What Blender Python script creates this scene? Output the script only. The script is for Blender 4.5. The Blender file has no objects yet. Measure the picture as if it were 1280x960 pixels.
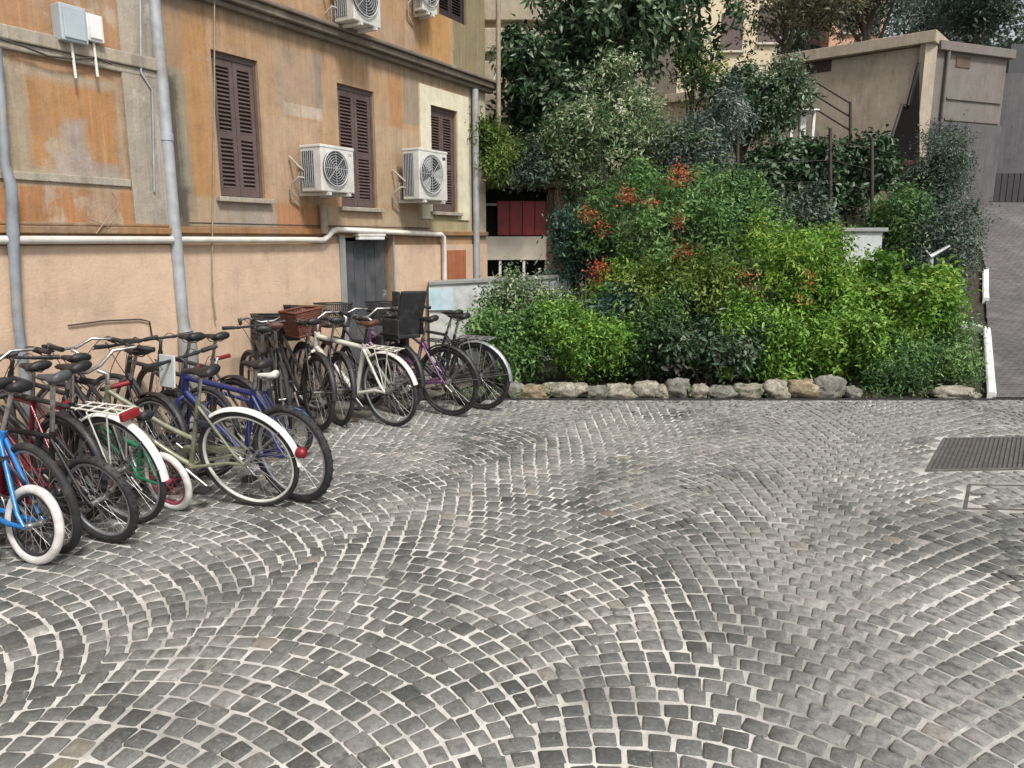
import bpy, math, random
import numpy as np
from mathutils import Vector, Matrix

S = bpy.context.scene
COL = S.collection
R = math.radians

# ------------------------------------------------------------------ camera
CAM_H, F, PITCH = 1.70, 930.0, math.atan(180.0 / 930.0)
cd = bpy.data.cameras.new('camera')
cam = bpy.data.objects.new('camera', cd)
COL.objects.link(cam)
cam.location = (0, 0, CAM_H)
cam.rotation_euler = (R(90) - PITCH, 0, 0)
cd.sensor_fit = 'HORIZONTAL'
cd.sensor_width = 36.0
cd.lens = 36.0 * F / 1280.0
cd.clip_start = 0.05
cd.clip_end = 500
S.camera = cam

# ------------------------------------------------------------------ sky, sun, exposure
SUN_EL, SUN_AZ = 52.0, 150.0            # azimuth clockwise from +Y
w = bpy.data.worlds.new('World')
S.world = w
w.use_nodes = True
nt = w.node_tree
nt.nodes.clear()
sky = nt.nodes.new('ShaderNodeTexSky')
sky.sky_type = 'NISHITA'
sky.sun_disc = False
sky.sun_elevation = R(SUN_EL)
sky.sun_rotation = R(SUN_AZ)
sky.air_density = 1.0
sky.dust_density = 3.0
hs = nt.nodes.new('ShaderNodeHueSaturation')
hs.inputs['Saturation'].default_value = 0.30
bg = nt.nodes.new('ShaderNodeBackground')
bg.inputs['Strength'].default_value = 0.118
wo = nt.nodes.new('ShaderNodeOutputWorld')
nt.links.new(sky.outputs[0], hs.inputs['Color'])
nt.links.new(hs.outputs[0], bg.inputs['Color'])
nt.links.new(bg.outputs[0], wo.inputs['Surface'])
sd = bpy.data.lights.new('sun', 'SUN')
sd.energy = 2.6
sd.angle = R(10)
sd.color = (1.0, 0.95, 0.88)
sun = bpy.data.objects.new('sun', sd)
COL.objects.link(sun)
sv = Vector((math.sin(R(SUN_AZ)) * math.cos(R(SUN_EL)), math.cos(R(SUN_AZ)) * math.cos(R(SUN_EL)), math.sin(R(SUN_EL))))
sun.rotation_euler = sv.to_track_quat('Z', 'Y').to_euler()
sun.location = (0, 0, 20)
S.view_settings.view_transform = 'Standard'
S.view_settings.look = 'None'
S.view_settings.gamma = 1
S.view_settings.exposure = 0.45
S.view_settings.use_curve_mapping = False

# ------------------------------------------------------------------ measuring helpers (photo pixel -> place in the yard)
CP, SP = math.cos(PITCH), math.sin(PITCH)
def ray(px, py):
    xc, yc = (px - 640) / F, (480 - py) / F
    return Vector((xc, CP + SP * yc, -SP + CP * yc))
def ground(px, py, z=0.0):
    d = ray(px, py)
    t = (z - CAM_H) / d.z
    return Vector((d.x * t, d.y * t, z))
def at(px, py, Y):
    d = ray(px, py)
    t = Y / d.y
    return Vector((d.x * t, Y, CAM_H + d.z * t))
PHI = R(29.7)
WD = Vector((math.sin(PHI), math.cos(PHI), 0))       # along the facade, away from the camera
WM = Vector((math.cos(PHI), -math.sin(PHI), 0))      # out of the facade, towards the yard
DW = 6.04
def wpix(px, py, out=0.0):
    d = ray(px, py)
    t = -(DW - out) / d.dot(WM)
    p = d * t
    return p.dot(WD), CAM_H + p.z
def wp(s, z, out=0.0):
    p = WD * s - WM * (DW - out)
    return Vector((p.x, p.y, z))

# ------------------------------------------------------------------ tagging and mesh building
def tag(o, label=None, cat=None, group=None, kind=None):
    if label: o['label'] = label
    if cat: o['category'] = cat
    if group: o['group'] = group
    if kind: o['kind'] = kind
    return o
def thing(name, label, cat, loc=(0, 0, 0), group=None):
    o = bpy.data.objects.new(name, None)
    o.empty_display_size = 0.1
    COL.objects.link(o)
    o.location = loc
    return tag(o, label, cat, group)

class MB:
    """collects shapes, links them as ONE mesh object"""
    def __init__(self, T=None):
        self.v, self.f, self.s = [], [], []
        self.T = T
    def add(self, vs, fs, smooth=False):
        n = len(self.v)
        for p in vs:
            p = Vector(p)
            self.v.append(self.T(p) if self.T else p)
        for f in fs:
            self.f.append([i + n for i in f])
            self.s.append(smooth)
        return self
    def box(self, c, size, X=Vector((1, 0, 0)), Y=Vector((0, 1, 0)), Z=Vector((0, 0, 1))):
        c = Vector(c); a, b, d = size[0] / 2, size[1] / 2, size[2] / 2
        vs = [c + X * (a * i) + Y * (b * j) + Z * (d * k) for k in (-1, 1) for j in (-1, 1) for i in (-1, 1)]
        return self.add(vs, [(0, 2, 3, 1), (4, 5, 7, 6), (0, 1, 5, 4), (2, 6, 7, 3), (0, 4, 6, 2), (1, 3, 7, 5)])
    def tube(self, pts, rad, n=8, closed=False, caps=True, flat=None):
        pts = [Vector(p) for p in pts]
        m = len(pts)
        rads = rad if isinstance(rad, (list, tuple)) else [rad] * m
        vs, fs = [], []
        up = None
        for i, p in enumerate(pts):
            if closed:
                t = pts[(i + 1) % m] - pts[i - 1]
            else:
                t = pts[min(i + 1, m - 1)] - pts[max(i - 1, 0)]
            t.normalize()
            if up is None:
                up = Vector((0, 0, 1)) if abs(t.z) < 0.9 else Vector((1, 0, 0))
            x = t.cross(up)
            if x.length < 1e-5: x = t.orthogonal()
            x.normalize(); up = x.cross(t).normalized()
            for k in range(n):
                a = 2 * math.pi * k / n
                vs.append(p + x * (math.cos(a) * rads[i]) + up * (math.sin(a) * rads[i] * (flat or 1)))
        for i in range(m if closed else m - 1):
            for k in range(n):
                a, b = i * n + k, i * n + (k + 1) % n
                c, d = ((i + 1) % m) * n + (k + 1) % n, ((i + 1) % m) * n + k
                fs.append((a, b, c, d))
        self.add(vs, fs, True)
        if caps and not closed:
            self.add(vs[:n], [tuple(range(n))[::-1]])
            self.add(vs[-n:], [tuple(range(n))])
        return self
    def torus(self, c, axis, r, rt, N=40, n=8, squash=1.0, a0=0, a1=None):
        """ring round axis through c; squash widens the section along the axis"""
        c = Vector(c); axis = Vector(axis).normalized()
        e1 = axis.orthogonal().normalized(); e2 = axis.cross(e1)
        vs, fs = [], []
        for i in range(N):
            a = 2 * math.pi * i / N
            d = e1 * math.cos(a) + e2 * math.sin(a)
            for k in range(n):
                b = 2 * math.pi * k / n
                vs.append(c + d * (r + rt * math.cos(b)) + axis * (rt * squash * math.sin(b)))
        for i in range(N):
            for k in range(n):
                fs.append((i * n + k, i * n + (k + 1) % n, ((i + 1) % N) * n + (k + 1) % n, ((i + 1) % N) * n + k))
        return self.add(vs, fs, True)
    def disc(self, c, axis, r, h, N=24):
        c = Vector(c); axis = Vector(axis).normalized()
        return self.tube([c - axis * h / 2, c + axis * h / 2], r, N)
    def build(self, name, mat, parent=None, bevel=0):
        me = bpy.data.meshes.new(name)
        me.from_pydata([tuple(p) for p in self.v], [], self.f)
        me.polygons.foreach_set('use_smooth', self.s)
        me.update()
        me.materials.append(mat)
        o = bpy.data.objects.new(name, me)
        COL.objects.link(o)
        if parent:
            o.parent = parent
        if bevel:
            b = o.modifiers.new('bevel', 'BEVEL'); b.width = bevel; b.segments = 2; b.limit_method = 'ANGLE'; b.angle_limit = R(40)
        return o
def shift(o, root):
    """part built in world coordinates, moved under a root that is not rotated"""
    o.data.transform(Matrix.Translation(-root.location))
    return o

# ------------------------------------------------------------------ materials
def nodes(name):
    m = bpy.data.materials.new(name); m.use_nodes = True
    t = m.node_tree
    return m, t, t.nodes['Principled BSDF']
def N(t, typ, **kw):
    n = t.nodes.new(typ)
    for k, v in kw.items():
        if k.startswith('i_'): n.inputs[k[2:].replace('_', ' ')].default_value = v
        else: setattr(n, k, v)
    return n
def coords(t, scale=(1, 1, 1), rot=(0, 0, 0), loc=(0, 0, 0)):
    tc = N(t, 'ShaderNodeTexCoord'); mp = N(t, 'ShaderNodeMapping')
    mp.inputs['Scale'].default_value = scale; mp.inputs['Rotation'].default_value = rot; mp.inputs['Location'].default_value = loc
    t.links.new(tc.outputs['Object'], mp.inputs['Vector'])
    return mp.outputs[0]
def noise(t, vec, scale, detail=4, rough=0.6, dist=0.0):
    n = N(t, 'ShaderNodeTexNoise'); n.inputs['Scale'].default_value = scale; n.inputs['Detail'].default_value = detail
    n.inputs['Roughness'].default_value = rough; n.inputs['Distortion'].default_value = dist
    t.links.new(vec, n.inputs['Vector'])
    return n.outputs['Fac']
def ramp(t, fac, stops, mode='LINEAR'):
    n = N(t, 'ShaderNodeValToRGB'); cr = n.color_ramp; cr.interpolation = mode
    while len(cr.elements) < len(stops): cr.elements.new(0.5)
    for e, (p, c) in zip(cr.elements, stops):
        e.position = p
        e.color = tuple(c) + (1,) if len(c) == 3 else c
    t.links.new(fac, n.inputs['Fac'])
    return n.outputs['Color']
def g(v): return (v, v, v)
def mix(t, fac, a, b, mode='MIX'):
    n = N(t, 'ShaderNodeMix', data_type='RGBA', blend_type=mode)
    for sock, v in ((n.inputs[0], fac), (n.inputs[6], a), (n.inputs[7], b)):
        if isinstance(v, (int, float)): sock.default_value = v
        elif isinstance(v, tuple): sock.default_value = v + (1,) if len(v) == 3 else v
        else: t.links.new(v, sock)
    return n.outputs[2]
def math_(t, op, a, b=None):
    n = N(t, 'ShaderNodeMath', operation=op)
    for i, v in enumerate((a, b)):
        if v is None: continue
        if isinstance(v, (int, float)): n.inputs[i].default_value = v
        else: t.links.new(v, n.inputs[i])
    return n.outputs[0]
def bump(t, bsdf, h, strength=0.3, dist=0.01):
    b = N(t, 'ShaderNodeBump'); b.inputs['Strength'].default_value = strength; b.inputs['Distance'].default_value = dist
    t.links.new(h, b.inputs['Height']); t.links.new(b.outputs[0], bsdf.inputs['Normal'])
def simple(name, c, rough=0.5, metal=0.0, var=0.25, scale=18.0, dirt=None, coat=0):
    """one colour with uneven wear and a touch of dust"""
    m, t, b = nodes(name)
    v = coords(t)
    f = noise(t, v, scale, 5)
    dk = tuple(x * (1 - var) for x in c); lt = tuple(min(1, x * (1 + var * .7)) for x in c)
    colr = ramp(t, f, [(0.3, dk), (0.7, lt)])
    if dirt:
        f2 = ramp(t, noise(t, v, scale * 0.35, 6, 0.7), [(0.5, g(0)), (0.72, g(1))])
        colr = mix(t, f2, colr, dirt)
    t.links.new(colr, b.inputs['Base Color'])
    rr = ramp(t, f, [(0.2, g(max(0, rough - .12))), (0.8, g(min(1, rough + .15)))])
    t.links.new(rr, b.inputs['Roughness'])
    b.inputs['Metallic'].default_value = metal
    if coat: b.inputs['Coat Weight'].default_value = coat
    return m

RUST = (0.16, 0.07, 0.03)
DUST = (0.22, 0.20, 0.17)
M = {}
M['rubber'] = simple('rubber', (0.022, 0.022, 0.024), 0.75, 0, 0.4, 25, (0.085, 0.08, 0.072))
M['rubber_white'] = simple('rubber_white', (0.62, 0.60, 0.58), 0.7, 0, 0.2, 20, (0.40, 0.36, 0.33))
M['black'] = simple('black_plastic', (0.018, 0.018, 0.020), 0.5, 0, 0.3, 20, (0.06, 0.058, 0.055))
M['grey_vinyl'] = simple('grey_vinyl', (0.07, 0.072, 0.08), 0.5)
M['chrome'] = simple('steel', (0.50, 0.50, 0.50), 0.32, 0.85, 0.3, 30, (0.22, 0.17, 0.13))
M['alloy'] = simple('alloy', (0.42, 0.43, 0.45), 0.42, 0.7, 0.25, 30)
M['dark_metal'] = simple('dark_metal', (0.045, 0.045, 0.05), 0.5, 0.4)
M['burgundy'] = simple('burgundy_paint', (0.17, 0.010, 0.022), 0.35, 0.1, 0.3, 12, (0.10, 0.03, 0.03), 0.2)
M['blue'] = simple('blue_paint', (0.015, 0.17, 0.48), 0.3, 0, 0.25, 12, None, 0.4)
M['navy'] = simple('navy_paint', (0.02, 0.03, 0.13), 0.3, 0, 0.25, 12, None, 0.4)
M['purple'] = simple('purple_paint', (0.14, 0.045, 0.13), 0.3, 0.1, 0.3, 12, (0.3, 0.25, 0.28), 0.3)
M['olive'] = simple('olive_paint', (0.24, 0.25, 0.17), 0.35, 0.1, 0.3, 12, (0.10, 0.09, 0.06), 0.3)
M['green'] = simple('green_paint', (0.02, 0.20, 0.10), 0.3, 0, 0.3, 12, None, 0.3)
M['red'] = simple('red_plastic', (0.20, 0.008, 0.014), 0.45, 0, 0.25, 12)
M['pink'] = simple('pink_metal', (0.38, 0.07, 0.11), 0.4, 0.2)
M['cream'] = simple('cream_paint', (0.66, 0.65, 0.58), 0.35, 0, 0.15, 12, (0.42, 0.38, 0.3), 0.3)
M['white'] = simple('white_paint', (0.74, 0.74, 0.72), 0.4, 0, 0.08, 9, (0.55, 0.53, 0.48))
M['gold'] = simple('brass_ring', (0.40, 0.30, 0.10), 0.4, 0.6)
M['wicker'] = simple('wicker', (0.14, 0.05, 0.028), 0.75, 0, 0.5, 60)
M['brown_seat'] = simple('brown_leather', (0.09, 0.035, 0.02), 0.55, 0, 0.4)
M['cable_dark2'] = simple('lock_sleeve', (0.03, 0.035, 0.05), .5)
M['redbag'] = simple('red_bag', (0.30, 0.012, 0.022), .6, 0, .2, 10)
M['skyboard'] = simple('pale_board', (0.55, 0.60, 0.61), .6, 0, .1, 10)
M['tan'] = simple('tan_rubber', (0.45, 0.30, 0.2), 0.6)

# ------------------------------------------------------------------ ground shape
def smooth01(x): 
    x = max(0.0, min(1.0, x)); return x * x * (3 - 2 * x)
BED_Y = 7.92
def hill(x, y):
    """the drive and garden climb behind the flower bed"""
    k = 0.19 * smooth01((x - 0.6) / 3.6) + 0.02
    yy = max(0.0, min(y, 16.0) - BED_Y - 0.1)
    return k * yy + 0.2 * smooth01((x - 3.5) / 3.0) * max(0.0, min(y, 16.0) - 12.0)
def put(px, py, Y):
    return at(px, py, Y)

def grid_mesh(name, xs, ys, fz, mat, parent=None):
    vs = [(x, y, fz(x, y)) for y in ys for x in xs]
    n = len(xs)
    fs = [(j * n + i, j * n + i + 1, (j + 1) * n + i + 1, (j + 1) * n + i) for j in range(len(ys) - 1) for i in range(n - 1)]
    mb = MB(); mb.add(vs, fs, True)
    return mb.build(name, mat, parent)

# joints / sand sheet, reaching the horizon
m, t, b = nodes('joint_sand')
v = coords(t)
f = noise(t, v, 9, 8, 0.75)
f2 = noise(t, v, 1.1, 4, 0.6)
c1 = ramp(t, f, [(0.3, (0.32, 0.315, 0.29)), (0.5, (0.52, 0.51, 0.475)), (0.7, (0.68, 0.67, 0.635))])
c2 = ramp(t, f, [(0.3, (0.14, 0.138, 0.126)), (0.7, (0.34, 0.333, 0.308))])
sj = N(t, 'ShaderNodeSeparateXYZ'); t.links.new(v, sj.inputs[0])
rt = N(t, 'ShaderNodeMapRange', interpolation_type='SMOOTHSTEP'); rt.inputs['From Min'].default_value = -0.2; rt.inputs['From Max'].default_value = 1.4; rt.inputs['To Max'].default_value = 0.13
t.links.new(math_(t, 'ADD', sj.outputs[0], math_(t, 'MULTIPLY', math_(t, 'SUBTRACT', f2, .5), 3.0)), rt.inputs['Value'])
t.links.new(mix(t, ramp(t, math_(t, 'ADD', f2, rt.outputs[0]), [(0.50, g(0)), (0.68, g(.9))]), c1, c2), b.inputs['Base Color'])
b.inputs['Roughness'].default_value = 0.95
bump(t, b, noise(t, v, 120, 4), 0.6, 0.004)
M['joint'] = m
xs = [-160, -60, -20, -8, -4, 0, 4, 8, 12, 20, 60, 160]
ys = [-160, -60, -20, -8, -4, 0, 4, BED_Y]
gm = grid_mesh('ground', xs, ys, lambda x, y: 0.0, M['joint'])
tag(gm, kind='structure')

# hillside soil
m, t, b = nodes('soil')
v = coords(t)
f = noise(t, v, 6, 8, 0.7)
t.links.new(ramp(t, f, [(0.3, (0.022, 0.018, 0.013)), (0.6, (0.06, 0.048, 0.034)), (0.8, (0.10, 0.085, 0.06))]), b.inputs['Base Color'])
b.inputs['Roughness'].default_value = 1
bump(t, b, f, 0.8, 0.05)
M['soil'] = m
xs = [-160, -60, -25, -10, -6, -4] + [i * 0.6 - 3 for i in range(34)] + [22, 30, 60, 160]
ys = [BED_Y + 0.02] + [BED_Y + 0.1 + i * 0.7 for i in range(20)] + [24, 35, 60, 160, 300]
so = grid_mesh('garden_soil', xs, ys, lambda x, y: hill(x, y) - 0.03 if y > BED_Y + 0.05 else -0.03, M['soil'])
tag(so, kind='structure')

# ------------------------------------------------------------------ cobbles: segmental arcs, strips parallel to the facade
m, t, b = nodes('cobble_basalt')
v = coords(t)
at_ = N(t, 'ShaderNodeAttribute'); at_.attribute_name = 'tint'; at_.attribute_type = 'GEOMETRY'
tint = at_.outputs['Fac']
base = ramp(t, tint, [(0.0, (0.060, 0.064, 0.062)), (0.35, (0.098, 0.103, 0.098)), (0.7, (0.150, 0.155, 0.147)),
                      (0.90, (0.205, 0.208, 0.195)), (0.935, (0.20, 0.18, 0.135)), (0.965, (0.16, 0.14, 0.12)), (1.0, (0.33, 0.33, 0.315))])
fine = noise(t, v, 70, 6, 0.75)
base = mix(t, 0.75, base, ramp(t, fine, [(0.25, g(0.35)), (0.5, g(0.95)), (0.75, g(1.75))]), 'MULTIPLY')
dust = noise(t, v, 0.9, 6, 0.62, 0.4)
dust2 = noise(t, v, 24, 5, 0.7)
sepc = N(t, 'ShaderNodeSeparateXYZ'); t.links.new(v, sepc.inputs[0])
far = N(t, 'ShaderNodeMapRange', interpolation_type='SMOOTHSTEP'); far.inputs['From Min'].default_value = 3.6; far.inputs['From Max'].default_value = 6.6
far.inputs['To Min'].default_value = 0.0; far.inputs['To Max'].default_value = 0.10
t.links.new(sepc.outputs[1], far.inputs['Value'])
rt = N(t, 'ShaderNodeMapRange', interpolation_type='SMOOTHSTEP'); rt.inputs['From Min'].default_value = -0.4; rt.inputs['From Max'].default_value = 1.6; rt.inputs['To Max'].default_value = 0.065
t.links.new(math_(t, 'ADD', sepc.outputs[0], math_(t, 'MULTIPLY', math_(t, 'SUBTRACT', noise(t, v, .5, 3), .5), 3.0)), rt.inputs['Value'])
dust = math_(t, 'ADD', math_(t, 'ADD', dust, far.outputs[0]), rt.outputs[0])
df = math_(t, 'MULTIPLY', ramp(t, dust, [(0.47, g(0.0)), (0.66, g(0.85))]), ramp(t, dust2, [(0.32, g(0)), (0.62, g(1))]))
base = mix(t, df, base, (0.315, 0.31, 0.288))
wear = ramp(t, noise(t, v, 38, 3, 0.8), [(0.62, g(0)), (0.74, g(0.45))])
base = mix(t, wear, base, (0.40, 0.39, 0.37))
t.links.new(base, b.inputs['Base Color'])
t.links.new(ramp(t, fine, [(0.2, g(0.45)), (0.8, g(0.8))]), b.inputs['Roughness'])
b.inputs['Specular IOR Level'].default_value = 0.4
bump(t, b, math_(t, 'ADD', fine, noise(t, v, 25, 3)), 0.5, 0.006)
M['cobble'] = m

GR0, GR1 = ground(1157, 590), ground(1179, 549)      # grate, left edge, near and far end
MH0, MH1 = ground(1204, 637), ground(1210, 606)
G_U, G_V = Vector((0.998, 0.06, 0)), (GR1 - GR0)
GW, GH = 1.25, G_V.length; G_V = G_V.normalized()
M_U, M_V = Vector((0.998, -0.06, 0)), (MH1 - MH0)
MW, MHH = 0.8, M_V.length; M_V = M_V.normalized()
def inside(c, o, U, Vv, wd, ht, mg):
    det = U.x * Vv.y - U.y * Vv.x
    dx, dy = c[0] - o.x, c[1] - o.y
    a = (dx * Vv.y - dy * Vv.x) / det; b_ = (U.x * dy - U.y * dx) / det
    return -mg < a < wd + mg and -mg < b_ < ht + mg
def cobbles():
    rng = np.random.default_rng(7)
    W, P = 1.72, 0.098
    half = R(44); Rr = W / 2 / math.sin(half)
    d = np.array([WD.x, WD.y]); nrm = np.array([WM.x, WM.y])
    valley = np.array([-0.12, 2.15])
    V, Fc, T = [], [], []
    ns = 20
    da = 2 * half / ns
    for j in range(-3, 8):
        for i in range(-85, 130):
            js = rng.uniform(-0.3, 0.3)
            for k in range(ns):
                a = -half + (k + 0.5) * da + (da * 0.25 if i % 2 else -da * 0.25)
                wj = 1.0
                u = (j - 0.5) * W * 0.982 + Rr * math.sin(a)
                vv = i * P + Rr * (math.cos(a) - math.cos(half))
                u += 0.035 * math.sin(vv * 1.1 + 1) + 0.012 * math.sin(vv * 3.1 + 2)
                vv += 0.035 * math.sin(u * 0.9 + 1.3) + 0.012 * math.sin(u * 3.3)
                c = valley + nrm * u + d * vv
                if c[1] > BED_Y - 0.09 or c[1] < -1.0 or c[0] > 10 or c[0] < -7.5: continue
                if c @ nrm < -DW + 1.28: continue
                if inside(c, GR0, G_U, G_V, GW, GH, .045): continue
                if inside(c, MH0, M_U, M_V, MW, MHH, .045) and not inside(c, MH0, M_U, M_V, MW, MHH, -.055): continue
                ht = P * math.cos(a) * rng.uniform(0.95, 1.05); wd = Rr * da * rng.uniform(0.93, 1.05)
                gap = rng.uniform(0.0065, 0.0125)
                hx, hy = (wd - gap) / 2, (ht - gap) / 2
                th = -a + rng.normal(0, 0.035)
                ex = nrm * math.cos(th) + d * math.sin(th)
                ey = -nrm * math.sin(th) + d * math.cos(th)
                c = c + rng.normal(0, 0.0024, 2)
                cut = 0.84
                ring = np.array([(-1, -cut), (-cut, -1), (cut, -1), (1, -cut), (1, cut), (cut, 1), (-cut, 1), (-1, cut)])
                ring = ring + rng.normal(0, 0.045, (8, 2))
                z0 = rng.normal(0.0042, 0.0012)
                tx, ty = rng.normal(0, 0.0022, 2)
                n0 = len(V)
                for (q, zz) in ((1.0, -0.010), (0.965, -0.001), (0.80, 0.003)):
                    for r_ in ring:
                        p = c + ex * (hx * r_[0] * q) + ey * (hy * r_[1] * q)
                        V.append((p[0], p[1], z0 + zz + tx * r_[0] + ty * r_[1]))
                V.append((c[0], c[1], z0 + 0.0048))
                for lv in (0, 8):
                    for q in range(8):
                        Fc.append((n0 + lv + q, n0 + lv + (q + 1) % 8, n0 + lv + 8 + (q + 1) % 8, n0 + lv + 8 + q))
                for q in range(8):
                    Fc.append((n0 + 16 + q, n0 + 16 + (q + 1) % 8, n0 + 24, n0 + 24))
                tv = rng.beta(1.9, 2.2) * 0.9 if rng.random() > 0.02 else rng.uniform(0.9, 1.0)
                T += [tv] * 24
    me = bpy.data.meshes.new('cobblestone_paving')
    me.from_pydata(V, [], [f if f[2] != f[3] else f[:3] for f in Fc])
    me.polygons.foreach_set('use_smooth', [True] * len(Fc))
    at2 = me.attributes.new('tint', 'FLOAT', 'FACE'); at2.data.foreach_set('value', T)
    me.materials.append(M['cobble'])
    o = bpy.data.objects.new('cobblestone_paving', me); COL.objects.link(o)
    tag(o, kind='structure')
cobbles()

# concrete apron under the bicycles, along the facade
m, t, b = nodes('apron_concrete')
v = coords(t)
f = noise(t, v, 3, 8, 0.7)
colr = ramp(t, f, [(0.3, (0.06, 0.057, 0.05)), (0.55, (0.13, 0.126, 0.113)), (0.75, (0.21, 0.203, 0.18))])  # dirty grey, darkened further to stand for contact shade under the bicycles
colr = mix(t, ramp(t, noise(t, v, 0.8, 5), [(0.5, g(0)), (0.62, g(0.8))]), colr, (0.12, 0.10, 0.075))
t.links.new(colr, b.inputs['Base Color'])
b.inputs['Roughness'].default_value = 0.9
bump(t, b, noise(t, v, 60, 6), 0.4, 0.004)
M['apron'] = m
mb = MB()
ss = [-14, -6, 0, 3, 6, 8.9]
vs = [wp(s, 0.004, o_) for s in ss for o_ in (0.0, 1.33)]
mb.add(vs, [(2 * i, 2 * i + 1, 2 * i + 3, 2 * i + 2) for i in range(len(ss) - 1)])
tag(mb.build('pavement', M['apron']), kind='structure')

# the climbing drive on the right
m, t, b = nodes('drive_setts')
v = coords(t)
br = N(t, 'ShaderNodeTexBrick'); br.inputs['Scale'].default_value = 5.0
br.inputs['Color1'].default_value = (0.06, 0.055, 0.058, 1); br.inputs['Color2'].default_value = (0.10, 0.092, 0.094, 1)
br.inputs['Mortar'].default_value = (0.135, 0.128, 0.125, 1); br.inputs['Mortar Size'].default_value = 0.03
t.links.new(v, br.inputs['Vector'])
dc = mix(t, 0.6, br.outputs['Color'], ramp(t, noise(t, v, 14, 6, .7), [(0.3, g(0.5)), (0.7, g(1.5))]), 'MULTIPLY')
dc = mix(t, 0.7, dc, ramp(t, noise(t, v, 0.7, 8, .7, .6), [(0.32, g(0.45)), (0.5, g(1.0)), (0.68, g(1.7))]), 'MULTIPLY')
t.links.new(dc, b.inputs['Base Color'])
b.inputs['Roughness'].default_value = 0.8
bump(t, b, br.outputs['Fac'], 0.3, 0.01)
M['drive'] = m
KB = ground(1240, 499); KB.y = BED_Y
KDIR = Vector((0.50, 0.866, 0))
def kerb_x(y):
    return KB.x + (y - BED_Y) * KDIR.x / KDIR.y
ysd = [BED_Y] + [BED_Y + 0.12 + i * 0.7 for i in range(19)] + [30]
vs = []
for y in ysd:
    x0 = kerb_x(min(y, 13.5)) + 0.02
    for q in (0, 1.5, 3.0, 5.0, 8.0):
        vs.append((x0 + q, y, hill(x0 + q, y) + 0.02))
mb = MB(); n = 5
mb.add(vs, [(j * n + i, j * n + i + 1, (j + 1) * n + i + 1, (j + 1) * n + i) for j in range(len(ysd) - 1) for i in range(n - 1)], True)
tag(mb.build('driveway', M['drive']), kind='structure')

# drain slot across the foot of the bed and the drive
mb = MB(); mb.box((1.6, BED_Y - 0.055, 0.008), (19, 0.045, 0.016))
M['slot'] = simple('slot_iron', (0.035, 0.035, 0.033), 0.7, 0.3, 0.3, 8, (0.10, 0.09, 0.07))
tag(mb.build('drain_channel', M['slot']), 'long dark iron drain channel along the foot of the rock edging', 'drain')

# ------------------------------------------------------------------ grate and manhole in the paving
def skew(U, Vv): return lambda q: U * q.x + Vv * q.y + Vector((0, 0, q.z))
gt = thing('drain_grate', 'broad dark iron drain grate with parallel bars set in the cobbles', 'grate', tuple(GR0))
T_ = skew(G_U, G_V)
M['pitfill'] = simple('pit_fill', (0.085, 0.08, 0.07), .9)
M['iron'] = simple('cast_iron', (0.15, 0.145, 0.138), 0.6, 0.5, 0.4, 14, (0.15, 0.12, 0.09))
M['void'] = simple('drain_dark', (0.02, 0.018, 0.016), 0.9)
mb = MB(T_); mb.box((GW / 2, GH / 2, 0.003), (GW, GH, 0.004)); mb.build('pit', M['pitfill'], gt)
mb = MB(T_)
for x in (0.016, GW - 0.016): mb.box((x, GH / 2, 0.009), (0.03, GH, 0.014))
for y in (0.016, GH - 0.016): mb.box((GW / 2, y, 0.0095), (GW - 0.066, 0.03, 0.013))
mb.build('frame', M['iron'], gt, 0.002)
mb = MB(T_); nb = 30
for i in range(nb): mb.box((0.05 + i * (GW - 0.1) / (nb - 1), GH / 2, 0.0085), (0.02, GH - 0.068, 0.011))
mb.build('grid', M['iron'], gt)
M['stonefill'] = simple('stone_fill', (0.22, 0.218, 0.208), .9, 0, .4, 16, (.28, .27, .25))
mh = thing('manhole_cover', 'thin grey iron manhole rim filled with the same cobbles as the yard', 'manhole cover', tuple(MH0))
T_ = skew(M_U, M_V)
mb = MB(T_)
for x in (0.012, MW - 0.012): mb.box((x, MHH / 2, 0.003), (0.022, MHH, 0.010))
for y in (0.010, MHH - 0.010): mb.box((MW / 2, y, 0.003), (MW - 0.046, 0.013, 0.009))
mb.box((0.08, MHH * .55, 0.0105), (0.10, 0.02, 0.006))
mb.build('rim', M['iron'], mh)

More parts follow.
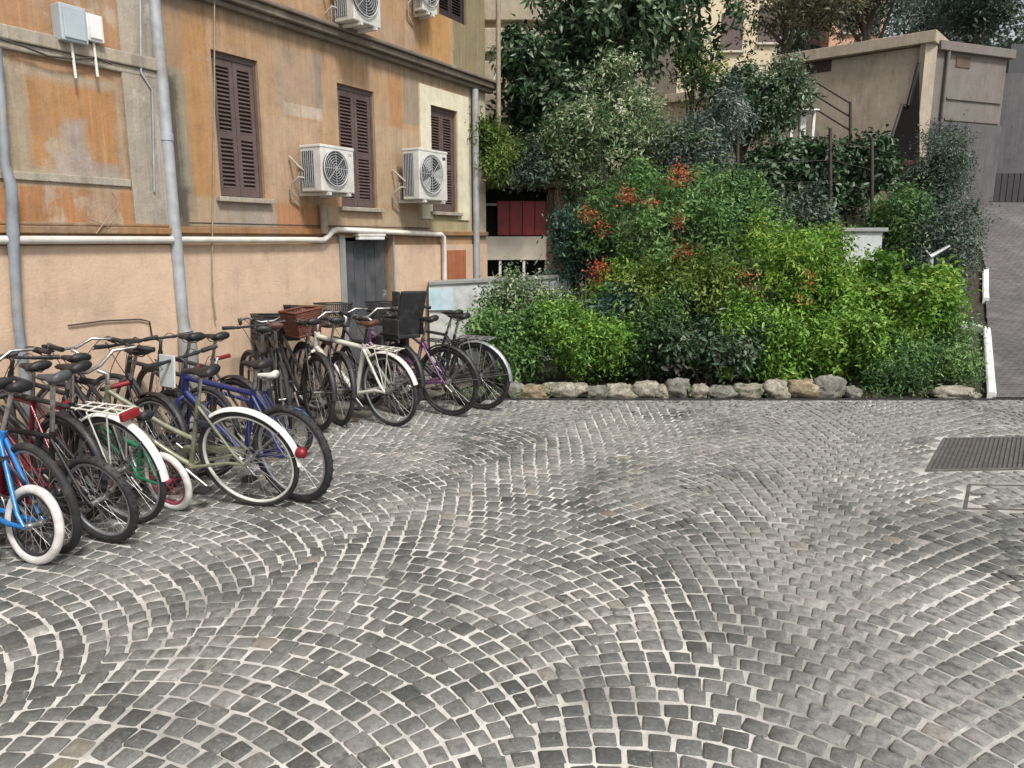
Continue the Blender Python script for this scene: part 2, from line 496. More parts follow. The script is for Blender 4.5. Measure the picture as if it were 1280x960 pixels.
# ------------------------------------------------------------------ apartment building on the left
def wall_coords(t, name_offset=True):
    """x along the facade, z up, both in metres from the building's origin"""
    tc = N(t, 'ShaderNodeTexCoord'); vr = N(t, 'ShaderNodeVectorRotate', rotation_type='Z_AXIS')
    vr.inputs['Angle'].default_value = -(math.pi / 2 - PHI)
    t.links.new(tc.outputs['Object'], vr.inputs['Vector'])
    return vr.outputs[0]
def scaled(t, vec, sc, loc=(0, 0, 0)):
    mp = N(t, 'ShaderNodeMapping'); mp.inputs['Scale'].default_value = sc; mp.inputs['Location'].default_value = loc
    t.links.new(vec, mp.inputs['Vector']); return mp.outputs[0]
def plaster(name, base, alt, stain, patch, streak=1.0, patchlev=0.6, zones=(), drips=(), grime=0.6):
    m, t, b = nodes(name)
    v = wall_coords(t)
    sep = N(t, 'ShaderNodeSeparateXYZ'); t.links.new(v, sep.inputs[0])
    big = noise(t, v, 0.9, 7, 0.65, 0.3)
    med = noise(t, v, 4.5, 8, 0.72, 0.2)
    st = noise(t, scaled(t, v, (9.0, 9.0, 0.55)), 1.0, 7, 0.72, 0.25)
    st2 = noise(t, scaled(t, v, (24.0, 24.0, 0.9), (3, 1, 7)), 1.0, 5, 0.7, 0.2)
    edge = noise(t, v, 3.2, 8, 0.75, 0.3)
    c = mix(t, ramp(t, big, [(0.4, g(0)), (0.62, g(1))]), base, alt)
    for (s0, s1, z0, z1, soft, colr, stg) in zones:
        dx = math_(t, 'SUBTRACT', math_(t, 'ABSOLUTE', math_(t, 'SUBTRACT', sep.outputs[0], (s0 + s1) / 2)), abs(s1 - s0) / 2)
        dz_ = math_(t, 'SUBTRACT', math_(t, 'ABSOLUTE', math_(t, 'SUBTRACT', sep.outputs[2], (z0 + z1) / 2)), abs(z1 - z0) / 2)
        d_ = math_(t, 'MAXIMUM', dx, dz_)
        d_ = math_(t, 'ADD', d_, math_(t, 'MULTIPLY', math_(t, 'SUBTRACT', edge, 0.5), soft * 4.5))
        mk = N(t, 'ShaderNodeMapRange', interpolation_type='SMOOTHSTEP')
        mk.inputs['From Min'].default_value = soft; mk.inputs['From Max'].default_value = -soft
        mk.inputs['To Min'].default_value = 0; mk.inputs['To Max'].default_value = stg
        t.links.new(d_, mk.inputs['Value'])
        c = mix(t, mk.outputs[0], c, colr)
    c = mix(t, math_(t, 'MULTIPLY', ramp(t, st, [(0.48, g(0)), (0.68, g(1))]), 0.6 * streak), c, stain)
    c = mix(t, math_(t, 'MULTIPLY', ramp(t, st2, [(0.56, g(0)), (0.7, g(1))]), 0.45 * streak), c, patch)
    c = mix(t, ramp(t, math_(t, 'MULTIPLY', noise(t, v, 1.7, 9, 0.72), ramp(t, st, [(0.2, g(0.75)), (0.8, g(1.2))])), [(patchlev, g(0)), (patchlev + 0.07, g(0.8))]), c, patch)
    for (ztop, ln_, colr, stg) in drips:
        mk = N(t, 'ShaderNodeMapRange', interpolation_type='SMOOTHSTEP')
        mk.inputs['From Min'].default_value = ztop - ln_; mk.inputs['From Max'].default_value = ztop
        mk.inputs['To Min'].default_value = 0; mk.inputs['To Max'].default_value = stg
        t.links.new(math_(t, 'ADD', sep.outputs[2], math_(t, 'MULTIPLY', math_(t, 'SUBTRACT', st, 0.55), ln_ * 2.2)), mk.inputs['Value'])
        lim = math_(t, 'LESS_THAN', sep.outputs[2], ztop)
        c = mix(t, math_(t, 'MULTIPLY', mk.outputs[0], lim), c, colr)
    c = mix(t, 0.6, c, ramp(t, med, [(0.25, g(0.6)), (0.5, g(1.0)), (0.8, g(1.3))]), 'MULTIPLY')
    gr = math_(t, 'MULTIPLY', ramp(t, noise(t, scaled(t, v, (2.2, 2.2, 1.1), (9, 4, 2)), 1.0, 9, 0.78, 0.4), [(0.50, g(0)), (0.66, g(1))]), ramp(t, st, [(0.35, g(0.2)), (0.7, g(1))]))
    c = mix(t, math_(t, 'MULTIPLY', gr, grime), c, (0.135, 0.115, 0.09))
    crk = N(t, 'ShaderNodeTexVoronoi', feature='DISTANCE_TO_EDGE'); crk.inputs['Scale'].default_value = 1.3
    wv = N(t, 'ShaderNodeVectorMath', operation='ADD'); t.links.new(v, wv.inputs[0])
    nz_ = N(t, 'ShaderNodeTexNoise'); nz_.inputs['Scale'].default_value = 2.5; nz_.inputs['Detail'].default_value = 6; t.links.new(v, nz_.inputs['Vector']); t.links.new(nz_.outputs['Color'], wv.inputs[1])
    t.links.new(wv.outputs[0], crk.inputs['Vector'])
    c = mix(t, math_(t, 'MULTIPLY', ramp(t, crk.outputs['Distance'], [(0.0, g(1)), (0.008, g(0))]), 0.5 * grime), c, (0.16, 0.12, 0.09))
    c = mix(t, 0.35 * streak, c, ramp(t, st2, [(0.3, g(0.55)), (0.5, g(1.0)), (0.75, g(1.25))]), 'MULTIPLY')
    t.links.new(c, b.inputs['Base Color'])
    b.inputs['Roughness'].default_value = 0.92
    b.inputs['Specular IOR Level'].default_value = 0.2
    bump(t, b, math_(t, 'ADD', med, noise(t, v, 40, 5)), 0.35, 0.012)
    return m
LO = 0.13
_S0 = wpix(191, 200)[0]
def zone(x0, y0, x1, y1, soft, colr, stg, out=0.0):
    a_, b_ = wpix(x0, (y0 + y1) / 2, out)[0], wpix(x1, (y0 + y1) / 2, out)[0]
    xm = (x0 + x1) / 2
    return (a_ - _S0, b_ - _S0, wpix(xm, y1, out)[1], wpix(xm, y0, out)[1], soft, colr, stg)
ZL = [zone(-300, -400, 152, 58, .02, (0.356, 0.205, 0.113), .9, LO), zone(-300, 60, 152, 225, .03, (0.352, 0.301, 0.227), .85, LO),
      zone(36, 106, 146, 212, .04, (0.378, 0.197, 0.084), .95, LO), zone(-300, 105, 8, 220, .03, (0.366, 0.226, 0.130), .8, LO),
      zone(80, 150, 108, 200, .045, (0.344, 0.293, 0.263), .95, LO), zone(68, 190, 116, 226, .04, (0.370, 0.311, 0.274), .95, LO), zone(118, 205, 150, 226, .03, (0.311, 0.274, 0.230), .8, LO),
      zone(-300, 228, 150, 286, .02, (0.378, 0.185, 0.085), .95, LO), zone(112, 230, 150, 290, .05, (0.357, 0.275, 0.194), .7, LO)]
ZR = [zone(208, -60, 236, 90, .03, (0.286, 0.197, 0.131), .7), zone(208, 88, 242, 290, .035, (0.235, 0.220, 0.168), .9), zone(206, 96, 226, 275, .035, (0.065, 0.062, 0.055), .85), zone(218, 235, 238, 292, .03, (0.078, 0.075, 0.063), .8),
      zone(234, 12, 262, 246, .02, (0.388, 0.214, 0.092), .85), zone(262, 30, 330, 60, .02, (0.366, 0.226, 0.130), .6), zone(236, 245, 268, 285, .03, (0.374, 0.293, 0.197), .7),
      zone(270, 250, 350, 286, .03, (0.312, 0.282, 0.246), .85), zone(345, 256, 398, 296, .03, (0.370, 0.185, 0.089), .9),
      zone(344, 62, 402, 138, .025, (0.324, 0.253, 0.191), .7), zone(393, 66, 402, 138, .012, (0.233, 0.208, 0.174), .8), zone(356, 132, 402, 147, .012, (0.447, 0.381, 0.314), .85), zone(333, 150, 400, 250, .03, (0.414, 0.296, 0.207), .8),
      zone(425, 62, 450, 98, .03, (0.400, 0.253, 0.134), .7), zone(486, 90, 503, 160, .015, (0.379, 0.206, 0.099), .85), zone(504, 92, 523, 156, .015, (0.251, 0.221, 0.180), .8), zone(471, 160, 522, 255, .03, (0.391, 0.302, 0.202), .75),
      zone(400, 262, 545, 292, .03, (0.378, 0.319, 0.230), .6), zone(540, 262, 586, 296, .02, (0.346, 0.316, 0.190), .85), zone(584, 100, 612, 300, .02, (0.434, 0.405, 0.308), .85),
      zone(518, 8, 562, 72, .025, (0.413, 0.228, 0.091), .9), zone(440, 24, 520, 66, .04, (0.356, 0.259, 0.178), .7), zone(566, -60, 612, 112, .04, (0.190, 0.175, 0.109), .85), zone(330, -60, 450, 40, .04, (0.378, 0.252, 0.156), .8)]
_zc = wpix(400, 50)[1]
M['plaster_l'] = plaster('plaster_orange', (0.387, 0.189, 0.075), (0.370, 0.211, 0.106), (0.317, 0.238, 0.158), (0.405, 0.334, 0.255), 1.0, 0.55, ZL, [(wpix(60, 62, LO)[1], .22, (0.238, 0.194, 0.141), .6), (wpix(60, 62, LO)[1] + 3, .6, (0.264, 0.176, 0.106), .5)])
M['plaster_r'] = plaster('plaster_faded', (0.396, 0.251, 0.145), (0.378, 0.264, 0.167), (0.352, 0.198, 0.088), (0.361, 0.290, 0.216), 0.9, 0.57, ZR, [(_zc, .28, (0.176, 0.145, 0.110), .7), (_zc + .165 + .9, .5, (0.264, 0.211, 0.141), .3)])
M['plaster_g'] = plaster('plaster_grey', (0.38, 0.33, 0.255), (0.34, 0.305, 0.26), (0.20, 0.185, 0.15), (0.44, 0.40, 0.33), 1.0, 0.57)
M['plaster_p'] = plaster('plaster_peach', (0.57, 0.42, 0.305), (0.55, 0.40, 0.29), (0.55, 0.39, 0.26), (0.60, 0.43, 0.31), 0.4, 0.66, (), [(0.55, .5, (.33, .25, .18), .5)], 0.15)
M['plaster_c'] = plaster('plaster_cream', (0.66, 0.61, 0.46), (0.62, 0.58, 0.45), (0.50, 0.47, 0.34), (0.66, 0.62, 0.49), 0.5, 0.62, (), (), .3)
M['ledge'] = plaster('ledge_rusty', (0.30, 0.15, 0.06), (0.26, 0.18, 0.11), (0.14, 0.09, 0.06), (0.36, 0.26, 0.17), 0.8, 0.56)
M['cornice'] = plaster('cornice_grey', (0.17, 0.14, 0.115), (0.20, 0.165, 0.13), (0.09, 0.075, 0.06), (0.30, 0.25, 0.19), 0.6, 0.58)

S_END = wpix(607, 200)[0]
S_JOG = wpix(191, 200)[0]
S_START = wpix(0, 200)[0] - 7.5
HT = 9.5
bl = thing('apartment_building', 'old apartment house with stained orange plaster, brown shutters and a peach painted base', 'building', tuple(wp(S_JOG, 0, 0)))
def bpart(mb, name, mat, parent=bl, bevel=0):
    o = mb.build(name, mat, parent if parent is bl else None, bevel)
    o.data.transform(Matrix.Translation(-bl.location))
    if parent is not bl: o.parent = parent
    return o
def wbox(mb, s0, s1, z0, z1, o0, o1):
    c = wp((s0 + s1) / 2, (z0 + z1) / 2, (o0 + o1) / 2)
    mb.box(c, (abs(s1 - s0), abs(o1 - o0), z1 - z0), WD, WM)
def wall_sheet(mb, s0, s1, z0, z1, out, holes, depth):
    ss = sorted({s0, s1} | {h[i] for h in holes for i in (0, 1)}); zs = sorted({z0, z1} | {h[i] for h in holes for i in (2, 3)})
    ss = [q for q in ss if s0 <= q <= s1]; zs = [q for q in zs if z0 <= q <= z1]
    for a, b_ in zip(ss, ss[1:]):
        for c, d_ in zip(zs, zs[1:]):
            if any(h[0] <= (a + b_) / 2 <= h[1] and h[2] <= (c + d_) / 2 <= h[3] for h in holes): continue
            mb.add([wp(a, c, out), wp(b_, c, out), wp(b_, d_, out), wp(a, d_, out)], [(0, 1, 2, 3)])
    for h in holes:
        a, b_, c, d_ = h
        for (p, q) in (((a, c), (b_, c)), ((b_, c), (b_, d_)), ((b_, d_), (a, d_)), ((a, d_), (a, c))):
            mb.add([wp(p[0], p[1], out), wp(p[0], p[1], out - depth), wp(q[0], q[1], out - depth), wp(q[0], q[1], out)], [(0, 1, 2, 3)])
def hole(px0, pytop0, pybot0, px1, out=0.0):
    s0, zt = wpix(px0, pytop0, out); s1 = wpix(px1, 200, out)[0]
    zb = wpix(px0, pybot0, out)[1]
    return (s0, s1, zb, zt)
H1 = hole(263, 61, 245, 329)
H2 = hole(421, 103, 258, 470)
H3 = hole(537, 131, 264, 571)
sh = wpix(549, 30)[0], wpix(583, 30)[0]
H4 = (sh[0], sh[1], wpix(560, 22)[1], wpix(560, 22)[1] + 1.5)
dz = wpix(460, 297)[1]
HD = (wpix(429, 300)[0], wpix(489, 300)[0], 0.0, dz)
mb = MB(); wall_sheet(mb, S_JOG, S_END, 0, HT, 0, [H1, H2, H3, H4, HD], 0.16)
bpart(mb, 'wall', M['plaster_r'])
# interior backing so that no sky shows through, gable end and roof
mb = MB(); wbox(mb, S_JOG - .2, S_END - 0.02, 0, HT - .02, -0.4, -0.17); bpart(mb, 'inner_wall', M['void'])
mb = MB(); mb.add([wp(S_END, 0, 0), wp(S_END, 0, -9), wp(S_END, HT, -9), wp(S_END, HT, 0)], [(0, 1, 2, 3)])
bpart(mb, 'side_wall', M['plaster_c'])
mb = MB(); wbox(mb, S_START, S_END + 0.3, HT, HT + 0.25, -9, 0.5); bpart(mb, 'roof', M['cornice'])
# left bay, a little proud
mb = MB(); wall_sheet(mb, S_START, S_JOG, 0, HT, LO, [], 0)
mb.add([wp(S_JOG, 0, LO), wp(S_JOG, HT, LO), wp(S_JOG, HT, -0.1), wp(S_JOG, 0, -0.1)], [(3, 2, 1, 0)])
bpart(mb, 'bay_wall', M['plaster_l'])
# grey corner strip and peeled panels of the left bay
sp0, zt = wpix(150, 92, LO); zb = wpix(170, 283, LO)[1]
z_band = wpix(60, 62, LO)[1]
mb = MB(); wbox(mb, sp0, S_JOG + 0.004, zb, z_band, LO - 0.02, LO + 0.028); bpart(mb, 'corner_strip', M['plaster_g'], bevel=0.006)
mb = MB(); wbox(mb, wpix(148, 40, LO)[0], S_JOG + 0.003, z_band + 0.1, HT - 0.01, LO - 0.02, LO + 0.012); bpart(mb, 'upper_corner_strip', M['plaster_g'])
mb = MB()
wbox(mb, S_START, S_JOG + 0.03, z_band, z_band + 0.10, LO - 0.02, LO + 0.055)
wbox(mb, S_START, S_JOG + 0.02, z_band - 0.06, z_band - 0.002, LO - 0.02, LO + 0.032)
bpart(mb, 'string_course', M['plaster_g'], bevel=0.01)
zl = wpix(60, 222, LO)[1]
mb = MB(); wbox(mb, S_START, sp0 - .003, zl - 0.03, zl + 0.03, LO - 0.02, LO + 0.02); bpart(mb, 'panel_band', M['plaster_g'], bevel=0.006)
# peach base
PO = 0.022
PZ = wpix(200, 306, PO)[1]
mb = MB(); wbox(mb, S_START, S_JOG + 0.02, 0, PZ, LO - 0.02, LO + PO); bpart(mb, 'plinth', M['plaster_p'])
mb = MB(); wbox(mb, S_JOG + 0.022, HD[0] - 0.10, 0, PZ, -0.02, PO); bpart(mb, 'plinth', M['plaster_p'])
mb = MB(); wbox(mb, HD[1] + 0.03, S_END - 0.003, 0, PZ - 0.02, -0.02, PO); bpart(mb, 'plinth', M['plaster_p'])
mb = MB(); wbox(mb, wpix(557, 320)[0], wpix(580, 320)[0], 0.8, PZ - 0.1, -0.02, PO + .012)
M['plaster_red'] = plaster('plaster_brick', (0.40, 0.13, 0.05), (0.36, 0.14, 0.07), (0.25, 0.1, 0.05), (0.45, 0.22, 0.12))
bpart(mb, 'brick_patch', M['plaster_red'])
# rusty ledge above the base
z0, z1 = wpix(100, 292, LO)[1], wpix(100, 283, LO)[1]
mb = MB(); wbox(mb, S_START, S_JOG + 0.05, z0, z1, LO - 0.02, LO + 0.06)
wbox(mb, S_START, S_JOG + 0.03, z1 + 0.002, z1 + 0.03, LO - 0.02, LO + 0.035); bpart(mb, 'ledge', M['ledge'], bevel=0.008)
mb = MB(); wbox(mb, S_JOG + 0.052, S_END, z0 + 0.01, z1 + 0.015, -0.02, 0.045); bpart(mb, 'ledge', M['ledge'], bevel=0.008)
# main cornice
zc = wpix(400, 50)[1]
mb = MB()
wbox(mb, S_JOG - .1, S_END + 0.12, zc, zc + 0.05, -0.02, 0.07)
wbox(mb, S_JOG - .1, S_END + 0.14, zc + 0.052, zc + 0.12, -0.02, 0.13)
wbox(mb, S_JOG - .1, S_END + 0.16, zc + 0.122, zc + 0.165, -0.02, 0.17)
bpart(mb, 'cornice', M['cornice'], bevel=0.012)
# cream surround of the third window
cs0, cz = wpix(523, 104); cs1 = wpix(584, 104)[0]
CO = 0.02
mb = MB()
wbox(mb, cs0, H3[0] - 0.002, H3[2] - 0.1, cz, -0.02, CO); wbox(mb, H3[1] + 0.002, cs1, H3[2] - 0.1, cz, -0.02, CO)
wbox(mb, H3[0] - 0.002, H3[1] + 0.002, H3[3] + .002, cz, -0.02, CO)
bpart(mb, 'window_surround', M['plaster_c'])
# windows with louvred shutters
m, t, b = nodes('shutter_brown')
v = coords(t)
f = noise(t, v, 7, 6, .7)
t.links.new(ramp(t, f, [(0.3, (0.075, 0.050, 0.046)), (0.6, (0.115, 0.080, 0.074)), (0.8, (0.18, 0.145, 0.13))]), b.inputs['Base Color'])
b.inputs['Roughness'].default_value = 0.6
M['shutter'] = m
M['shutter_dark'] = simple('shutter_black', (0.03, 0.02, 0.02), 0.6)
def shutter_window(h, mat, sill=True, ajar=0.0):
    s0, s1, z0, z1 = h
    fr = MB()
    wbox(fr, s0 + .001, s0 + 0.03, z0, z1 - .001, -0.10, -0.035); wbox(fr, s1 - 0.03, s1 - .001, z0, z1 - .001, -0.10, -0.035)
    wbox(fr, s0 + 0.03, s1 - 0.03, z1 - 0.05, z1 - .001, -0.10, -0.035)
    wn = bpart(fr, 'window', mat)
    mid = (s0 + s1) / 2
    for (a, b_) in ((s0 + 0.032, mid - 0.003), (mid + 0.003, s1 - 0.032)):
        lf = MB()
        st = 0.045
        for (q0, q1) in ((a, a + st), (b_ - st, b_)): wbox(lf, q0, q1, z0 + 0.015, z1 - 0.052, -0.085, -0.045)
        zm = z0 + (z1 - z0) * 0.44
        for (c, d_) in ((z0 + 0.015, z0 + 0.09), (zm - 0.03, zm + 0.03), (z1 - 0.12, z1 - 0.052)): wbox(lf, a + st, b_ - st, c, d_, -0.084, -0.046)
        for (c, d_) in ((z0 + 0.09, zm - 0.03), (zm + 0.03, z1 - 0.12)):
            nsl = int((d_ - c) / 0.036)
            for i in range(nsl):
                zz = c + (i + 0.5) * (d_ - c) / nsl
                ax = (WM * 0.75 - Vector((0, 0, 0.66))).normalized()
                lf.box(wp((a + b_) / 2, zz, -0.066), (b_ - a - 2 * st, 0.048, 0.007), WD, ax, WD.cross(ax))
        wbox(lf, a + st - .002, b_ - st + .002, z0 + .08, z1 - .1, -0.0925, -0.0865)
        bpart(lf, 'shutter', mat, wn)
    if sill:
        sl = MB(); wbox(sl, s0 - 0.06, s1 + 0.06, z0 - 0.045, z0 + 0.002, -0.1, 0.06)
        bpart(sl, 'sill', M['plaster_g'], wn, 0.006)
    return wn
shutter_window(H1, M['shutter']); shutter_window(H2, M['shutter']); shutter_window(H3, M['shutter']); shutter_window(H4, M['shutter_dark'], False)
# cellar door
M['door'] = simple('door_grey', (0.075, 0.078, 0.085), 0.6, 0, 0.3, 6, (0.13, 0.13, 0.13))
M['doorframe'] = simple('doorframe_grey', (0.27, 0.27, 0.26), 0.7, 0, 0.2, 6)
dr = MB(); wbox(dr, HD[0] + 0.03, HD[1] - 0.03, 0.02, HD[3] - 0.04, -0.12, -0.07)
for i in range(5):
    sx = HD[0] + 0.06 + i * (HD[1] - HD[0] - 0.12) / 4
    wbox(dr, sx - 0.004, sx + 0.004, 0.05, HD[3] - 0.06, -0.0698, -0.063)
door = bpart(dr, 'door', M['door'])
hd = MB(); wbox(hd, HD[1] - 0.12, HD[1] - 0.07, 0.95, 1.08, -0.0695, -0.045); hd.tube([wp(HD[1] - 0.1, 1.02, -0.044), wp(HD[1] - 0.1, 1.02, 0.0), wp(HD[1] - 0.2, 1.02, 0.0)], 0.009)
bpart(hd, 'handle', M['alloy'], door)
df_ = MB(); wbox(df_, HD[0] - 0.098, HD[0] - 0.002, 0, HD[3] + .03, -0.02, 0.035); wbox(df_, HD[1] + 0.002, HD[1] + 0.028, 0, HD[3] + .03, -0.02, 0.03)
bpart(df_, 'door_frame', M['doorframe'], door, 0.004)
# pipes on the facade
M['pipe_grey'] = simple('pipe_grey', (0.36, 0.38, 0.40), 0.45, 0.1, 0.2, 8, (0.25, 0.23, 0.2))
M['pipe_blue'] = simple('pipe_bluegrey', (0.25, 0.28, 0.31), 0.5, 0.1, 0.3, 7, (0.34, 0.32, 0.28))
M['pipe_white'] = simple('pipe_white', (0.74, 0.71, 0.66), 0.45, 0, 0.1, 6, (0.55, 0.48, 0.38))
M['cable'] = simple('cable', (0.30, 0.24, 0.18), 0.7)
M['cable_dark'] = simple('cable_dark', (0.06, 0.05, 0.045), 0.7)
def pl(lst, out): return [wp(*wpix(x, y, out), out) for x, y in lst]
mb = MB()
sd_ = wpix(205, 200, 0.10)[0]
zj = wpix(203, 172, 0.10)[1]
mb.tube([wp(sd_, HT - .1, 0.13), wp(sd_, 4.3, 0.13), wp(sd_, 3.1, 0.16), wp(sd_, 1.78, 0.16), wp(sd_, 1.6, 0.17), wp(sd_, 1.02, 0.17), wp(sd_, 0.9, 0.19)], 0.052, 12)
dp = bpart(mb, 'drainpipe', M['pipe_grey'])
mb = MB()
for z in (zj, 1.75, 3.9):
    mb = MB(); mb.tube([wp(sd_, z - 0.03, 0.16), wp(sd_, z + 0.03, 0.16)], 0.058, 12)
    wbox(mb, sd_ - .07, sd_ + .07, z - .012, z + .012, 0.0, 0.12)
    bpart(mb, 'collar', M['pipe_grey'], dp)
mb = MB(); mb.tube([wp(sd_, 0.92, 0.18), wp(sd_, 0.83, 0.2), wp(sd_, 0.72, 0.21), wp(sd_, 0.55, 0.2), wp(sd_, 0.0, 0.19)], [0.055, 0.075, 0.085, 0.085, 0.08], 12)
bpart(mb, 'boot', M['doorframe'], dp)
mb = MB(); o_ = LO + 0.08
mb.tube(pl([(-4, 60), (2, 130), (6, 205), (14, 232), (16, 290), (18, 330), (22, 400)], o_) + [wp(wpix(22, 400, o_)[0], 0.02, o_)], [0.03, 0.03, 0.032, 0.04, 0.042, 0.036, 0.036, 0.036], 10)
bpart(mb, 'service_pipe', M['pipe_blue'])
zp = wpix(100, 300, 0.2)[1]
mb = MB()
mb.tube([wp(S_START, zp, LO + 0.062), wp(S_JOG - .02, zp, LO + 0.062), wp(S_JOG + .08, zp, 0.075), wp(wpix(398, 300)[0], zp, 0.075), wp(wpix(403, 300)[0], zp + .03, 0.075),
         wp(wpix(410, 288)[0], zp + 0.10, 0.075), wp(wpix(416, 288)[0], zp + 0.115, 0.075), wp(wpix(546, 294)[0], zp + 0.075, 0.075), wp(wpix(549, 294)[0], zp + .04, 0.075), wp(wpix(549, 294)[0], 0.9, 0.075)], 0.032, 10)
bpart(mb, 'white_pipe', M['pipe_white'])
mb = MB()
s_ = wpix(400, 280)[0]
mb.tube([wp(s_, wpix(400, 256)[1], 0.06), wp(s_, wpix(400, 292)[1], 0.06)], 0.045, 10); bpart(mb, 'overflow_pipe', M['cable'])
mb = MB()
s_ = wpix(590, 250)[0]
mb.tube([wp(s_, 0.3, 0.07), wp(s_, zc - .02, 0.07)], 0.048, 10); bpart(mb, 'corner_pipe', M['pipe_grey'])
mb = MB()
s_ = S_END + 0.06
mb.tube([wp(s_, 2.6, 0.19), wp(s_, HT, 0.19)], 0.035, 8); bpart(mb, 'rain_pipe', M['cable'])
mb = MB()
mb.tube(pl([(268, -20), (268, 120), (266, 260), (265, 330), (266, 370), (270, 400)], 0.07), 0.007, 6)
bpart(mb, 'cable', M['cable'])
mb = MB(); mb.tube(pl([(175, -20), (176, 60), (176, 90), (190, 112), (193, 240)], LO + 0.04), 0.010, 6); bpart(mb, 'cable', M['pipe_grey'])
mb = MB(); mb.tube(pl([(0, 48), (30, 58), (60, 70), (95, 74), (120, 72), (140, 80)], LO + 0.065), 0.008, 6); bpart(mb, 'cable', M['cable_dark'])
mb = MB(); mb.tube(pl([(85, 407), (130, 401), (175, 399), (187, 402), (190, 420)], LO + 0.04), 0.007, 6); bpart(mb, 'cable', M['cable_dark'])
mb = MB(); mb.tube(pl([(140, 240), (148, 255), (133, 275), (120, 292)], LO + 0.075), 0.005, 6); mb.tube(pl([(110, 273), (135, 282), (146, 270)], LO + 0.075), 0.004, 6); bpart(mb, 'cable', M['cable'])
mb = MB(); mb.tube([wp(S_JOG + .3, z1 + .05, 0.03), wp(S_END - 1.5, z1 + .05, 0.03)], 0.008, 6); bpart(mb, 'cable', M['cable_dark'])

# meter boxes on the left bay
def wall_box(name, label, x0, y0, x1, y1, depth, mat, lidmat):
    a = wpix(x0, y1, LO + depth); b_ = wpix(x1, y0 + (x1 - x0) * .2, LO + depth)
    root = thing(name, label, 'box', tuple(wp((a[0] + b_[0]) / 2, a[1], LO)))
    mb = MB(); wbox(mb, a[0], b_[0], a[1], b_[1], LO + 0.003, LO + depth); shift(mb.build('case', mat, root, 0.008), root)
    mb = MB(); wbox(mb, a[0] + 0.02, b_[0] - 0.02, a[1] + 0.02, b_[1] - 0.02, LO + depth, LO + depth + 0.012); ld = shift(mb.build('lid', lidmat, root, 0.005), root)
    mb = MB(); sm = (a[0] + b_[0]) / 2
    mb.tube([wp(sm, a[1] + .01, LO + .06), wp(sm, a[1] - 0.25, LO + 0.07)], 0.011, 8); shift(mb.build('conduit', M['pipe_white'], root), root)
M['box_blue'] = simple('box_bluegrey', (0.38, 0.44, 0.47), 0.45, 0, 0.12, 6)
wall_box('meter_box', 'larger blue grey meter box high on the orange wall', 78, 5, 107, 49, 0.12, M['box_blue'], M['box_blue'])
wall_box('junction_box', 'smaller white junction box beside the blue grey meter box', 110, 17, 128, 50, 0.10, M['white'], M['white'])
# lamp above the cellar door
a = wpix(446, 300, 0.06); b_ = wpix(478, 291, 0.06)
lmp = thing('wall_lamp', 'slim white box lamp above the grey cellar door', 'lamp', tuple(wp((a[0] + b_[0]) / 2, a[1], 0)))
mb = MB(); wbox(mb, a[0], b_[0], a[1], a[1] + 0.045, 0.03, 0.10); shift(mb.build('cover', M['white'], lmp, 0.012), lmp)
mb = MB(); wbox(mb, a[0] - .01, b_[0] + .01, a[1] + 0.046, a[1] + 0.07, 0.003, 0.105); shift(mb.build('base', M['pipe_white'], lmp, 0.004), lmp)

